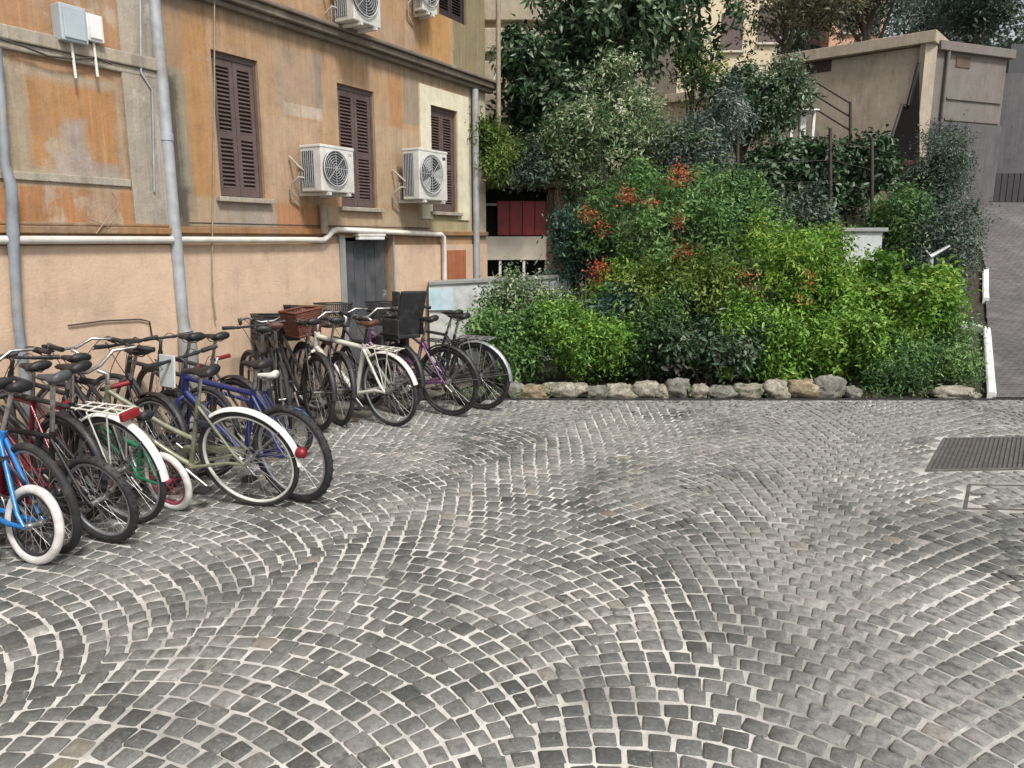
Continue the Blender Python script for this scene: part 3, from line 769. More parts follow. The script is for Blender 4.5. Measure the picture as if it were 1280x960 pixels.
# ------------------------------------------------------------------ air conditioners
M['ac_white'] = simple('ac_white', (0.60, 0.60, 0.57), 0.45, 0, 0.12, 5, (0.42, 0.39, 0.33))
M['fin'] = simple('ac_fin', (0.05, 0.06, 0.075), 0.5, 0.4, 0.3, 30)
M['ac_grille'] = simple('ac_grille', (0.42, 0.43, 0.42), 0.5, 0, 0.1)
M['ac_dark'] = simple('ac_dark', (0.05, 0.052, 0.055), 0.6)
M['hose'] = simple('hose_grey', (0.36, 0.33, 0.28), .7)
def ac(label, px, py, wd=0.72, ht=0.55, dp=0.29, gap=0.13, grey=False):
    s0, z0 = wpix(px, py, gap + dp)
    root = thing('air_conditioner', label, 'air conditioner', tuple(wp(s0 + wd / 2, z0, 0)), 'air conditioners on the facade')
    T = lambda mb, nm, mt, par=root, bev=0: (lambda o: (o.data.transform(Matrix.Translation(-root.location)), setattr(o, 'parent', par), o)[2])(mb.build(nm, mt, None, bev))
    o0, o1 = gap, gap + dp
    mb = MB(); wbox(mb, s0, s0 + wd, z0, z0 + ht, o0, o1); T(mb, 'case', M['ac_white'], root, 0.012)
    mb = MB(); wbox(mb, s0 - 0.006, s0 + wd + 0.006, z0 + ht - 0.02, z0 + ht + 0.012, o0 - 0.004, o1 + 0.006); T(mb, 'lid', M['ac_white'], root, 0.008)
    # coil guard on the near side
    mb = MB(); wbox(mb, s0 - 0.004, s0 + 0.01, z0 + 0.05, z0 + ht - 0.05, o0 + 0.02, o0 + dp * 0.62)
    co = T(mb, 'coil', M['fin'])
    mb = MB()
    for i in range(7):
        oo = o0 + 0.03 + i * (dp * 0.58) / 6
        wbox(mb, s0 - 0.010, s0 - 0.005, z0 + 0.05, z0 + ht - 0.05, oo - 0.003, oo + 0.003)
    T(mb, 'guard', M['ac_grille'], co)
    # fan: dark well, blades, ring grille
    c = wp(s0 + wd * 0.40, z0 + ht * 0.52, o1)
    rr = ht * 0.39
    mb = MB(); mb.disc(c + WM * 0.002, WM, rr, 0.006, 32); fn = T(mb, 'fan', M['ac_grille'] if grey else M['ac_dark'])
    mb = MB()
    for k in range(3):
        a0 = k * 2.094 + 0.4
        vs = []
        for q in range(6):
            for rad in (rr * .18, rr * .9):
                an = a0 + q * 0.22
                vs.append(c + WM * (0.006 + 0.0022 * q) + WD * (math.cos(an) * rad) + Vector((0, 0, math.sin(an) * rad)))
        mb.add(vs, [(2 * q, 2 * q + 1, 2 * q + 3, 2 * q + 2) for q in range(5)], True)
    mb.disc(c + WM * 0.010, WM, rr * .2, 0.012, 16)
    T(mb, 'blade', M['ac_dark'] if grey else M['fin'], fn)
    mb = MB()
    for k in range(1, 8): mb.torus(c + WM * 0.022, WM, rr * k / 7, 0.0028 if k < 7 else 0.008, 32, 5)
    for k in range(8):
        an = k * math.pi / 4
        mb.tube([c + WM * 0.022, c + WM * 0.022 + WD * (math.cos(an) * rr) + Vector((0, 0, math.sin(an) * rr))], 0.003, 5)
    T(mb, 'grille', M['ac_grille'], fn)
    mb = MB(); wbox(mb, s0 + wd * .82, s0 + wd * .93, z0 + ht * .84, z0 + ht * .90, o1, o1 + 0.003); T(mb, 'badge', M['ac_dark'] if grey else M['ac_grille'])
    # brackets
    for s in (s0 + 0.10, s0 + wd - 0.10):
        mb = MB(); wbox(mb, s - 0.018, s + 0.018, z0 - 0.036, z0 - 0.003, 0.002, o1 + 0.02); wbox(mb, s - 0.018, s + 0.018, z0 - 0.037, z0 + 0.22, 0.003, 0.03)
        T(mb, 'bracket', M['ac_white'], root, 0.003)
    mb = MB(); mb.tube([wp(s0 + .02, z0 + .14, o0 + .05), wp(s0 - 0.05, z0 + .15, o0 + 0.02), wp(s0 - 0.07, z0 + .08, 0.05), wp(s0 - 0.06, z0 - 0.06, 0.03), wp(s0 + 0.06, z0 - .14, 0.02)], 0.011, 8)
    mb.tube([wp(s0 + .02, z0 + .2, o0 + .05), wp(s0 - 0.05, z0 + .26, o0 + 0.02), wp(s0 - 0.04, z0 + .36, 0.02)], 0.012, 8)
    T(mb, 'hose', M['hose'])
ac('outdoor air conditioner with dark fan between the two widest shuttered windows', 403, 239, 0.50, 0.46, 0.29, 0.13)
ac('outdoor air conditioner with pale grey fan hiding the edge of the cream framed window', 525, 249, 0.60, 0.60, 0.26, 0.14, True)
ac('outdoor air conditioner above the cornice, cut off by the top of the photo', 443, 24, 0.44, 0.52, 0.28, 0.13)
ac('white outdoor unit beside the dark shutter above the cornice', 529, 12, 0.30, 0.5, 0.14, 0.08, True)

# ------------------------------------------------------------------ bicycles
def bezier(p0, p1, p2, n=8):
    return [Vector(p0) * (1 - q) ** 2 + Vector(p1) * 2 * q * (1 - q) + Vector(p2) * q * q for q in [i / n for i in range(n + 1)]]
def arc_strip(mb, c, r, a0, a1, wdt, n=18, thick=0.012):
    """mudguard: curved strip round the wheel, angles from +x towards +z"""
    c = Vector(c); prof = [(-1, -thick * 1.2), (-0.7, -thick * 0.3), (0, 0.0), (0.7, -thick * 0.3), (1, -thick * 1.2)]
    vs = []
    for i in range(n + 1):
        a = R(a0 + (a1 - a0) * i / n)
        for (u, dr) in prof:
            vs.append(c + Vector((math.cos(a) * (r + dr), u * wdt / 2, math.sin(a) * (r + dr))))
    m_ = len(prof)
    mb.add(vs, [(i * m_ + k, i * m_ + k + 1, (i + 1) * m_ + k + 1, (i + 1) * m_ + k) for i in range(n) for k in range(m_ - 1)], True)
    vs2 = [v_ + (v_ - c).normalized() * 0.003 for v_ in vs]
    mb.add(vs2, [(i * m_ + k, (i + 1) * m_ + k, (i + 1) * m_ + k + 1, i * m_ + k + 1) for i in range(n) for k in range(m_ - 1)], True)
def basket_shape(mb, c, wx, wy, h, taper=0.8, bar=0.003, nh=7, nv=9):
    """open wire or woven basket"""
    c = Vector(c)
    def ring(z):
        f = taper + (1 - taper) * z / h
        return [c + Vector((sx * wx / 2 * f, sy * wy / 2 * f, z)) for sx, sy in ((-1, -1), (1, -1), (1, 1), (-1, 1))]
    for i in range(nh + 1):
        q = ring(h * i / nh); mb.tube(q + [q[0]], bar * (2.2 if i in (0, nh) else 1), 5)
    b0, t0 = ring(0), ring(h)
    for e in range(4):
        for i in range(nv):
            f = i / nv
            mb.tube([b0[e].lerp(b0[(e + 1) % 4], f), t0[e].lerp(t0[(e + 1) % 4], f)], bar, 5)
    for i in range(nv):
        f = i / nv
        mb.tube([b0[0].lerp(b0[1], f), b0[3].lerp(b0[2], f)], bar, 5)
def bicycle(label, px, py, head, lean, r=0.335, k=1.0, frame='black', style='diamond', tyre='rubber', rim='alloy', tw=0.021, tube=0.016,
            fender=None, ffender=None, rack=None, light=False, seat='black', grip='black', bars='flat', basket=None, steer=0.0,
            crank=40, fork=None, child_seat=False, training=False, ring='chrome', chainguard=None, sh=0.95, crate=False, kick=False, fend=182, plate=False, bag=False):
    p = ground(px, py)
    root = thing('bicycle', label, 'bicycle', (p.x, p.y, 0.004), 'bicycles parked along the facade')
    root.rotation_euler = (R(lean), 0, R(head))
    fm = M[frame]; fk = M[fork or frame]
    V = Vector
    ax = V((0, 0, r))
    BB = V((0.43 * k, 0, max(0.27 * k, r - 0.07)))
    if k < 0.85: BB.z = r + 0.01
    ST = V((0.255 * k, 0, BB.z + 0.47 * k))
    HB = V((0.93 * k, 0, r + 0.30 * k + (0.02 if k > .85 else 0.06))); HTp = HB + V((-0.045 * k, 0, 0.15 * k))
    FA = V((1.06 * k, 0, r))
    axis = (HTp - HB).normalized()
    def steerT(q):
        return HB + Matrix.Rotation(R(steer), 3, axis) @ (V(q) - HB)
    # frame
    mb = MB(); tb = tube * (0.9 if k < .8 else 1)
    mb.tube([BB, ST + (ST - BB).normalized() * 0.02], tb * 0.95, 10)
    mb.tube([HB - axis * 0.01, HTp + axis * 0.01], tb * 1.15, 10)
    if style in ('diamond', 'mtb'):
        mb.tube([ST + V((0, 0, -0.02)), HTp - axis * 0.03], tb, 10)
        mb.tube([BB, HB + axis * 0.02], tb * 1.15, 10)
    elif style == 'step':
        lo = BB.lerp(ST, 0.42)
        mb.tube(bezier(HTp - axis * 0.03, HTp.lerp(lo, 0.65) - V((0, 0, 0.06 * k)), lo), tb, 10)
        mb.tube(bezier(HB + axis * 0.01, HB.lerp(BB, 0.6) - V((0, 0, 0.05 * k)), BB), tb * 1.1, 10)
    else:
        mb.tube([ST + V((0, 0, -0.16 * k)), HTp - axis * 0.03], tb, 10)
        mb.tube([BB, HB + axis * 0.02], tb * 1.2, 10)
    hw = 0.055 if k > .85 else 0.045
    for sy in (-1, 1):
        mb.tube([BB + V((-.02, sy * 0.03, 0)), V((0.12 * k, sy * hw, r)), V((0, sy * hw, r))], [tb * .75, tb * .65, tb * .6], 8)
        mb.tube([ST + V((0, sy * 0.015, -0.03 * k)), V((0.05, sy * hw, r + .06)), V((0, sy * hw, r))], [tb * .6, tb * .55, tb * .55], 8)
    mb.tube([BB + V((0, -0.035, 0)), BB + V((0, 0.035, 0))], 0.024 * max(k, .75), 10)
    mb.build('frame', fm, root)
    # fork
    mb = MB(steerT)
    cr = HB - axis * 0.012
    for sy in (-1, 1):
        mb.tube([cr + V((0, 0, 0)), cr + V((0.01, sy * hw * .95, -0.02)), V((FA.x - 0.045 * k, sy * hw, r + 0.14 * k)), V((FA.x, sy * hw, r))], [tb * .8, tb * .9, tb * .75, tb * .55], 8)
    mb.build('fork', fk, root)
    # wheels
    for T, c in ((None, ax), (steerT, FA)):
        rim_r = r - 2 * tw
        mb = MB(T)
        ns = 28 if k > .8 else 20
        for i in range(ns):
            a = 2 * math.pi * i / ns; sy = 0.028 if i % 2 else -0.028
            b0 = a + (0.5 if (i // 2) % 2 else -0.5)
            mb.tube([c + V((math.cos(b0) * 0.022, sy, math.sin(b0) * 0.022)), c + V((math.cos(a) * rim_r, 0, math.sin(a) * rim_r))], 0.0016, 4, caps=False)
        mb.tube([c + V((0, -hw, 0)), c + V((0, hw, 0))], 0.014, 10)
        for sy in (-0.03, 0.03): mb.disc(c + V((0, sy, 0)), (0, 1, 0), 0.026, 0.005, 14)
        wh = mb.build('wheel', M['chrome'] if rim != 'pink' else M['pink'], root)
        mb = MB(T); mb.torus(c, (0, 1, 0), r - tw, tw, 56, 10); 
        if tyre == 'rubber':
            for i in range(64 if tw > .022 else 0):
                a = 2 * math.pi * i / 64
                d = V((math.cos(a), 0, math.sin(a)))
                e = V((-math.sin(a), 0, math.cos(a)))
                mb.box(c + d * (r - 0.001) + V((0, 0.008 if i % 2 else -0.008, 0)), (0.014, 0.014, 0.006), e, V((0, 1, 0)), d)
        mb.build('tyre', M[tyre], wh)
        mb = MB(T); mb.torus(c, (0, 1, 0), rim_r - 0.004, 0.010, 56, 8, 1.3); mb.build('rim', M[rim], wh)
    # saddle and post
    stp = V((0.185 * k, 0, sh * (k if k < .85 else 1) - 0.03)); 
    if k < .85: stp.z = BB.z + 0.62 * k
    dirn = (ST - BB).normalized()
    stp = ST + dirn * max(0.03, (stp.z - ST.z) / dirn.z)
    mb = MB(); mb.tube([ST, stp], 0.0125, 10); mb.build('seat_post', M['chrome'] if frame != 'cream' else M['black'], root)
    mb = MB(); kk = max(k, 0.75) * 0.86
    prof = [(-0.13, 0.062, 0.028), (-0.105, 0.082, 0.034), (-0.05, 0.078, 0.028), (0.0, 0.045, 0.022), (0.06, 0.026, 0.020), (0.12, 0.022, 0.016), (0.145, 0.012, 0.004)]
    vs, fs = [], []; nn = 12
    for (x, hw_, hz) in prof:
        for q in range(nn):
            a = 2 * math.pi * q / nn
            vs.append(stp + V((x * kk, math.cos(a) * hw_ * kk, 0.035 + hz * (math.sin(a) if math.sin(a) > 0 else math.sin(a) * .9) + (0.012 if x < -0.09 else 0) + 0.04 * abs(x) * 0)))
    for i in range(len(prof) - 1):
        for q in range(nn): fs.append((i * nn + q, (i + 1) * nn + q, (i + 1) * nn + (q + 1) % nn, i * nn + (q + 1) % nn))
    fs.append(tuple(range(nn))); fs.append(tuple(range((len(prof) - 1) * nn, len(prof) * nn))[::-1])
    mb.add(vs, fs, True)
    sdl = mb.build('saddle', M[seat], root)
    mb = MB()
    for sy in (-.02, .02): mb.tube([stp + V((-0.09 * kk, sy * 1.6, 0.022)), stp + V((-0.05 * kk, sy, 0.0)), stp + V((0.04 * kk, sy, 0.002)), stp + V((0.09 * kk, sy * .5, 0.022))], 0.0045, 6)
    mb.build('saddle_rail', M['chrome'], sdl)
    # handlebar
    mb = MB(steerT)
    stem = HTp + axis * (0.09 if bars != 'riser' else 0.05) * max(k, .7)
    fw = V((0.06 * k, 0, 0.02))
    mb.tube([HTp, stem, stem + fw], [0.013, 0.014, 0.015], 10)
    cl = stem + fw; bw = 0.29 * (1 if k > .85 else 0.85)
    if bars == 'flat':
        pth = [V((-0.03, -bw, 0.015)), V((0, -bw * .4, 0.0)), V((0, 0, 0)), V((0, bw * .4, 0)), V((-0.03, bw, 0.015))]
        ge = V((-0.03, 1, 0.0))
    elif bars == 'swept':
        pth = [V((-0.22, -bw * .88, 0.045)), V((-0.10, -bw * .88, 0.06)), V((0.01, -bw * .6, 0.065)), V((0.03, -bw * .2, 0.01)), V((0.03, bw * .2, 0.01)), V((0.01, bw * .6, 0.065)), V((-0.10, bw * .88, 0.06)), V((-0.22, bw * .88, 0.045))]
    else:
        pth = [V((-0.06, -bw, 0.14)), V((-0.02, -bw * .55, 0.14)), V((0, -bw * .25, 0.02)), V((0, 0, 0)), V((0, bw * .25, 0.02)), V((-0.02, bw * .55, 0.14)), V((-0.06, bw, 0.14))]
    pth = [cl + q for q in pth]
    mb.tube(pth, 0.0115, 10)
    hb = mb.build('handlebar', M['chrome'] if bars != 'flat' else M['black'], root)
    for e0, e1 in ((pth[0], pth[1]), (pth[-1], pth[-2])):
        d = (e1 - e0).normalized()
        mb = MB(steerT); mb.tube([e0 - d * 0.005, e0 + d * 0.11], [0.0175, 0.0165], 10); mb.build('grip', M[grip], hb)
        mb = MB(steerT); mb.tube([e0 + d * 0.15, e0 + d * 0.14 + V((0.035, 0, -0.01)), e0 + d * 0.02 + V((0.055, 0, -0.02))], 0.006, 6); mb.box(e0 + d * 0.15 + V((0.01, 0, -.003)), (0.03, 0.03, 0.022)); mb.build('brake_lever', M['dark_metal'], hb)
    # brake cable loops
    mb = MB()
    for q in (0, -1):
        e = steerT(pth[q] + (pth[1 if q == 0 else -2] - pth[q]) * .8)
        mb.tube(bezier(e, e + V((0.16, 0, 0.10)), HB + V((0.03, 0, 0.02)), 10), 0.003, 5)
    mb.build('brake_cable', M['black'], root)
    # crankset, pedals, chain
    y0 = -0.055
    mb = MB(); cr_ = 0.17 * k if k > .85 else 0.115; rg = 0.085 if k > .85 else 0.06
    mb.torus(BB + V((0, y0, 0)), (0, 1, 0), rg, 0.005, 28, 6)
    for i in range(5):
        a = i * 1.2566; mb.tube([BB + V((0, y0, 0)), BB + V((math.cos(a) * rg, y0, math.sin(a) * rg))], 0.006, 6)
    a = R(crank); d = V((math.cos(a), 0, math.sin(a)))
    mb.tube([BB + V((0, y0 - 0.01, 0)), BB + V((0, y0 - 0.018, 0)) + d * cr_], [0.013, 0.009], 8)
    mb.tube([BB + V((0, -y0, 0)), BB + V((0, -y0 + 0.01, 0)) - d * cr_], [0.013, 0.009], 8)
    cs = mb.build('crankset', M[ring], root)
    for sgn, yy in ((1, y0 - 0.065), (-1, -y0 + 0.06)):
        mb = MB(); c = BB + V((0, yy, 0)) + d * (cr_ * sgn); mb.box(c, (0.09, 0.075, 0.022)); mb.build('pedal', M['black'], cs, 0.004)
    mb = MB(); rs = 0.035
    for i in range(2):
        zz = 1 if i else -1
        mb.tube([V((0, y0, r + zz * rs)), BB + V((0, y0, zz * rg))], 0.0045, 5)
    mb.torus(V((0, y0, r)), (0, 1, 0), rs, 0.006, 18, 6)
    if k > .85: mb.torus(V((0, y0 + .01, r)), (0, 1, 0), rs + .015, 0.006, 18, 6)
    mb.build('chain', M['dark_metal'], root)
    if chainguard:
        mb = MB(); mb.tube([V((0.03, y0 - .012, r + .03)), BB + V((-.05, y0 - .012, rg)), BB + V((.06, y0 - .012, rg * .9)), BB + V((rg + .02, y0 - .012, 0.0))], [0.02, 0.03, 0.03, 0.02], 8, flat=1.0)
        mb.build('chain_guard', M[chainguard], root)
    # mudguards
    if fender:
        mb = MB(); arc_strip(mb, ax, r + 0.022, 58, fend, 0.052 if tw < .03 else 0.06)
        fd = mb.build('rear_mudguard', M[fender], root)
        mb = MB()
        for sy in (-1, 1):
            for a_ in (140, fend - 12): mb.tube([V((0, sy * hw, r)), V((math.cos(R(a_)) * (r + .018), sy * 0.027, r + math.sin(R(a_)) * (r + .018)))], 0.003, 5)
        mb.build('mudguard_stay', M['chrome'], fd)
    if ffender:
        mb = MB(steerT); arc_strip(mb, FA, r + 0.022, 20, 165, 0.05); mb.build('front_mudguard', M[ffender], root)
    if rack:
        mb = MB(); zt_ = r * 2 + 0.05
        for sy in (-0.06, 0, 0.06): mb.tube([V((0.20 * k, sy * .8, zt_ + .005)), V((-0.19, sy, zt_))], 0.0055, 6)
        for x in (0.15, 0.05, -0.06, -0.18): mb.tube([V((x, -0.065, zt_ + .003)), V((x, 0.065, zt_ + .003))], 0.005, 6)
        for sy in (-1, 1):
            mb.tube([V((0.0, sy * hw, r + .01)), V((-0.10, sy * 0.065, zt_))], 0.005, 6); mb.tube([V((0.0, sy * hw, r + .01)), V((0.06, sy * 0.065, zt_))], 0.005, 6)
        mb.build('luggage_rack', M[rack], root)
    if light in (1, True):
        a_ = R(168 if light == 1 else 178)
        c = V((math.cos(a_) * (r + .035), 0, r + math.sin(a_) * (r + .035)))
        mb = MB(); mb.tube([c + V((0.02, 0, -.0)), c, c + V((-0.03, 0, 0)), c + V((-0.04, 0, 0))], [0.028, 0.036, 0.034, 0.02], 14)
        mb.build('rear_light', M['red'], root)
    if light == 3:
        mb = MB(); mb.box(V((-0.20, 0, 2 * r + 0.03)), (0.035, 0.12, 0.05)); mb.build('reflector', M['red'], root, 0.008)
    if basket:
        mb = MB(steerT); c = V((HTp.x + 0.20 * k, 0, HTp.z - 0.02))
        basket_shape(mb, c, 0.24, 0.32, 0.24, 0.8, 0.006 if basket == 'wicker' else 0.0035, 12 if basket == 'wicker' else 7, 12)
        mb.build('basket', M[basket], root)
    if crate:
        mb = MB(steerT); c = V((HTp.x + 0.20, 0, HTp.z - 0.10)); wx, wy, h = 0.28, 0.38, 0.24
        for sx in (-1, 1):
            for q in range(5): mb.box(c + V((sx * wx / 2, 0, 0.03 + q * 0.05)), (0.01, wy, 0.034))
            for sy in (-1, 0, 1): mb.box(c + V((sx * (wx / 2 + .004), sy * wy * .48, h / 2)), (0.014, 0.03, h))
        for sy in (-1, 1):
            for q in range(5): mb.box(c + V((0, sy * wy / 2, 0.03 + q * 0.05)), (wx - .012, 0.01, 0.0335))
        mb.box(c, (wx, wy, 0.01)); mb.tube([c + V((-wx / 2, -wy / 2 - .01, h)), c + V((wx / 2, -wy / 2 - .01, h)), c + V((wx / 2, wy / 2 + .01, h)), c + V((-wx / 2, wy / 2 + .01, h)), c + V((-wx / 2, -wy / 2 - .01, h))], 0.012, 6)
        mb.build('crate', M['black'], root)
    if child_seat:
        mb = MB(); c = V((-0.06, 0, 2 * r + 0.10))
        mb.box(c + V((0.05, 0, 0)), (0.30, 0.28, 0.04)); mb.box(c + V((-0.11, 0, 0.22)), (0.04, 0.30, 0.44), V((.97, 0, .24)), V((0, 1, 0)), V((-.24, 0, .97)))
        for sy in (-1, 1):
            mb.box(c + V((0.0, sy * 0.15, 0.09)), (0.24, 0.025, 0.16)); mb.box(c + V((0.16, sy * 0.15, -0.12)), (0.10, 0.05, 0.24)); mb.box(c + V((-0.08, sy * .15, 0.36)), (0.10, 0.03, 0.14))
        mb.build('child_seat', M['black'], root, 0.012)
    if lean > 0 or light == 1:
        mb = MB(); c = ST.lerp(BB, .35)
        lp = [c + V((math.cos(q * .5236) * .10 - .09, math.sin(q * .5236) * .045 - .02, math.sin(q * .5236 + .6) * .09 - .05)) for q in range(12)]
        mb.tube(lp, 0.008, 6, closed=True); mb.box(lp[3], (.06, .035, .03)); mb.build('cable_lock', M['cable_dark2'], root)
    if bag:
        mb = MB(); mb.box(HTp + V((-0.10, 0, -0.05)), (0.17, 0.10, 0.15), V((.8, 0, .6)), V((0, 1, 0)), V((-.6, 0, .8))); mb.build('frame_bag', M['redbag'], root, 0.02)
    if plate:
        mb = MB(); mb.box(V((-0.02, -0.09, 2 * r + 0.16)), (0.16, 0.012, 0.22)); mb.build('pale_board', M['skyboard'], root, 0.004)
    if training:
        for sy in (-1, 1):
            mb = MB(); mb.tube([V((0, sy * .05, r)), V((-0.01, sy * .13, r - .02)), V((-0.02, sy * .15, 0.065))], 0.007, 6)
            mb.torus(V((-0.02, sy * .18, 0.058)), (0, 1, 0), 0.042, 0.015, 22, 8); mb.disc(V((-0.02, sy * .18, 0.058)), (0, 1, 0), 0.032, 0.018, 18)
            mb.build('training_wheel', M['dark_metal'], root)
    if kick:
        mb = MB(); mb.tube([V((0.10 * k, 0.05, r - .02)), V((0.02 * k, 0.10 + 0.04 * k, 0.02))], 0.007, 6); mb.build('kickstand', M['alloy'], root)
    return root

bicycle('bright blue small wheeled bicycle with thick white tyres, nearest of the row', 44, 706, 158, 6, r=0.215, k=0.92, frame='blue', style='mtb', tyre='rubber_white', rim='dark_metal', tw=0.024, bars='swept', tube=0.022, sh=0.93, grip='tan', crank=150)
bicycle('child bicycle showing only a dark wheel edge at the left border of the photo', -26, 704, 160, -4, r=0.17, k=0.55, frame='navy', style='kids', rim='dark_metal', tw=0.022, bars='riser')
bicycle('burgundy bicycle with grey rims second wheel in from the left edge', 72, 690, 150, -8, r=0.325, frame='burgundy', style='step', tw=0.022, rim='alloy', seat='black', tube=0.019, steer=8, chainguard='burgundy')
bicycle('dark red bicycle with a wire front basket and red frame bag, behind the nearest wheels', 100, 650, 152, -4, r=0.335, frame='burgundy', style='diamond', bag=True, tw=0.02, rim='dark_metal', basket='black', seat='black', fender='black')
bicycle('dark bicycle with smaller silver rimmed wheels and a grey saddle', 138, 678, 160, -9, r=0.27, k=0.88, frame='black', style='mtb', tw=0.023, rim='alloy', seat='grey_vinyl', sh=0.98, ring='chrome', steer=-10)
bicycle('black bicycle with dull rims wedged deep behind the silver rimmed one', 118, 637, 152, 5, r=0.335, frame='dark_metal', style='mtb', tw=0.021, rim='dark_metal', bars='flat', steer=-14)
bicycle('black city bicycle with long white rear mudguard, gold chainring and red reflector', 166, 654, 158, -9, r=0.35, frame='black', style='diamond', tw=0.018, rim='alloy', fender='white', rack='cream', light=3, bars='swept', ring='gold', sh=0.98, crank=-50)
bicycle('child bicycle with white tyres and pink spokes between two larger wheels', 218, 638, 154, -8, r=0.2, k=0.62, frame='green', style='kids', tyre='rubber_white', rim='pink', tw=0.022, bars='riser', grip='red')
bicycle('black bicycle with a pale board at its rear, behind the pink wheeled one', 196, 616, 150, 4, r=0.335, frame='black', style='step', tw=0.02, rim='alloy', plate=True, bars='swept', fender='black', steer=10)
bicycle('olive city bicycle with pale rims, cream and white mudguard and round red rear light', 324, 633, 167, -14, r=0.345, frame='olive', style='step', tw=0.017, rim='cream', fender='white', light=1, bars='swept', seat='black', ring='chrome', chainguard='olive', sh=0.94)
bicycle('dark mountain bicycle with knobbly tyres just behind the olive bicycle', 374, 627, 152, -7, r=0.335, frame='navy', style='mtb', tw=0.025, rim='alloy', tube=0.02, sh=0.92, seat='black')
bicycle('black bicycle with tall saddle parked deep between the olive and pink wheeled bicycles', 262, 596, 150, 3, r=0.335, frame='black', style='diamond', tw=0.02, sh=1.0, bars='flat', steer=12)
bicycle('grey framed black saddled bicycle deep behind the knobbly tyred one', 306, 578, 149, -3, r=0.335, frame='dark_metal', style='diamond', tw=0.022, sh=0.97, bars='flat', steer=-8, rim='dark_metal', fender='black')
bicycle('child bicycle with white saddle and navy frame behind the knobbly tyred bicycle', 364, 572, 172, -4, r=0.2, k=0.68, frame='navy', style='kids', rim='alloy', tw=0.022, bars='riser', seat='cream', grip='red', fender='blue')
bicycle('black bicycle carrying a plastic crate in front of its handlebar', 398, 538, 127, 3, r=0.345, frame='black', style='step', tw=0.022, crate=True, bars='flat', sh=0.96, fender='black', rim='dark_metal')
bicycle('dark bicycle with drooping bars parked askew right of the tall black one', 332, 557, 113, 3, r=0.335, frame='dark_metal', style='mtb', tw=0.021, rim='dark_metal', bars='flat', fender='black', steer=18)
bicycle('black bicycle with a brown saddle parked askew near the middle of the row', 362, 546, 113, -3, r=0.335, frame='black', style='diamond', tw=0.022, rim='alloy', bars='swept', seat='brown_seat')
bicycle('dark bicycle tucked in just left of the white bicycle', 424, 532, 124, 4, r=0.335, frame='black', style='mtb', tw=0.021, rim='dark_metal', bars='flat', fender='black', basket='black')
bicycle('cream white bicycle with matching rear mudguard and a brown woven basket', 491, 533, 145, -6, r=0.345, frame='cream', style='diamond', tw=0.019, rim='alloy', fender='cream', rack='cream', basket='wicker', bars='swept', seat='brown_seat', tube=0.024, sh=0.95, fend=165)
bicycle('black bicycle carrying a dark child seat between the white and purple bicycles', 499, 519, 138, 2, r=0.345, frame='black', style='step', tw=0.022, child_seat=True, basket='black', fender='black', bars='swept', rim='dark_metal')
bicycle('purple bicycle with black mudguard and full dark wheels', 563, 520, 151, -6, r=0.35, frame='purple', style='step', tw=0.022, rim='dark_metal', fender='black', rack='black', bars='swept', tube=0.02)
bicycle('dark green bicycle with silver mudguard and rack, farthest of the row', 602, 512, 152, -7, r=0.35, frame='dark_metal', style='step', tw=0.021, rim='dark_metal', fender='alloy', rack='alloy', bars='swept', seat='black')
bicycle('black bicycle behind the purple one, its bars against the low wall', 583, 508, 150, 2, r=0.345, frame='black', style='diamond', tw=0.022, rim='dark_metal', bars='flat', fender='black', basket='black')

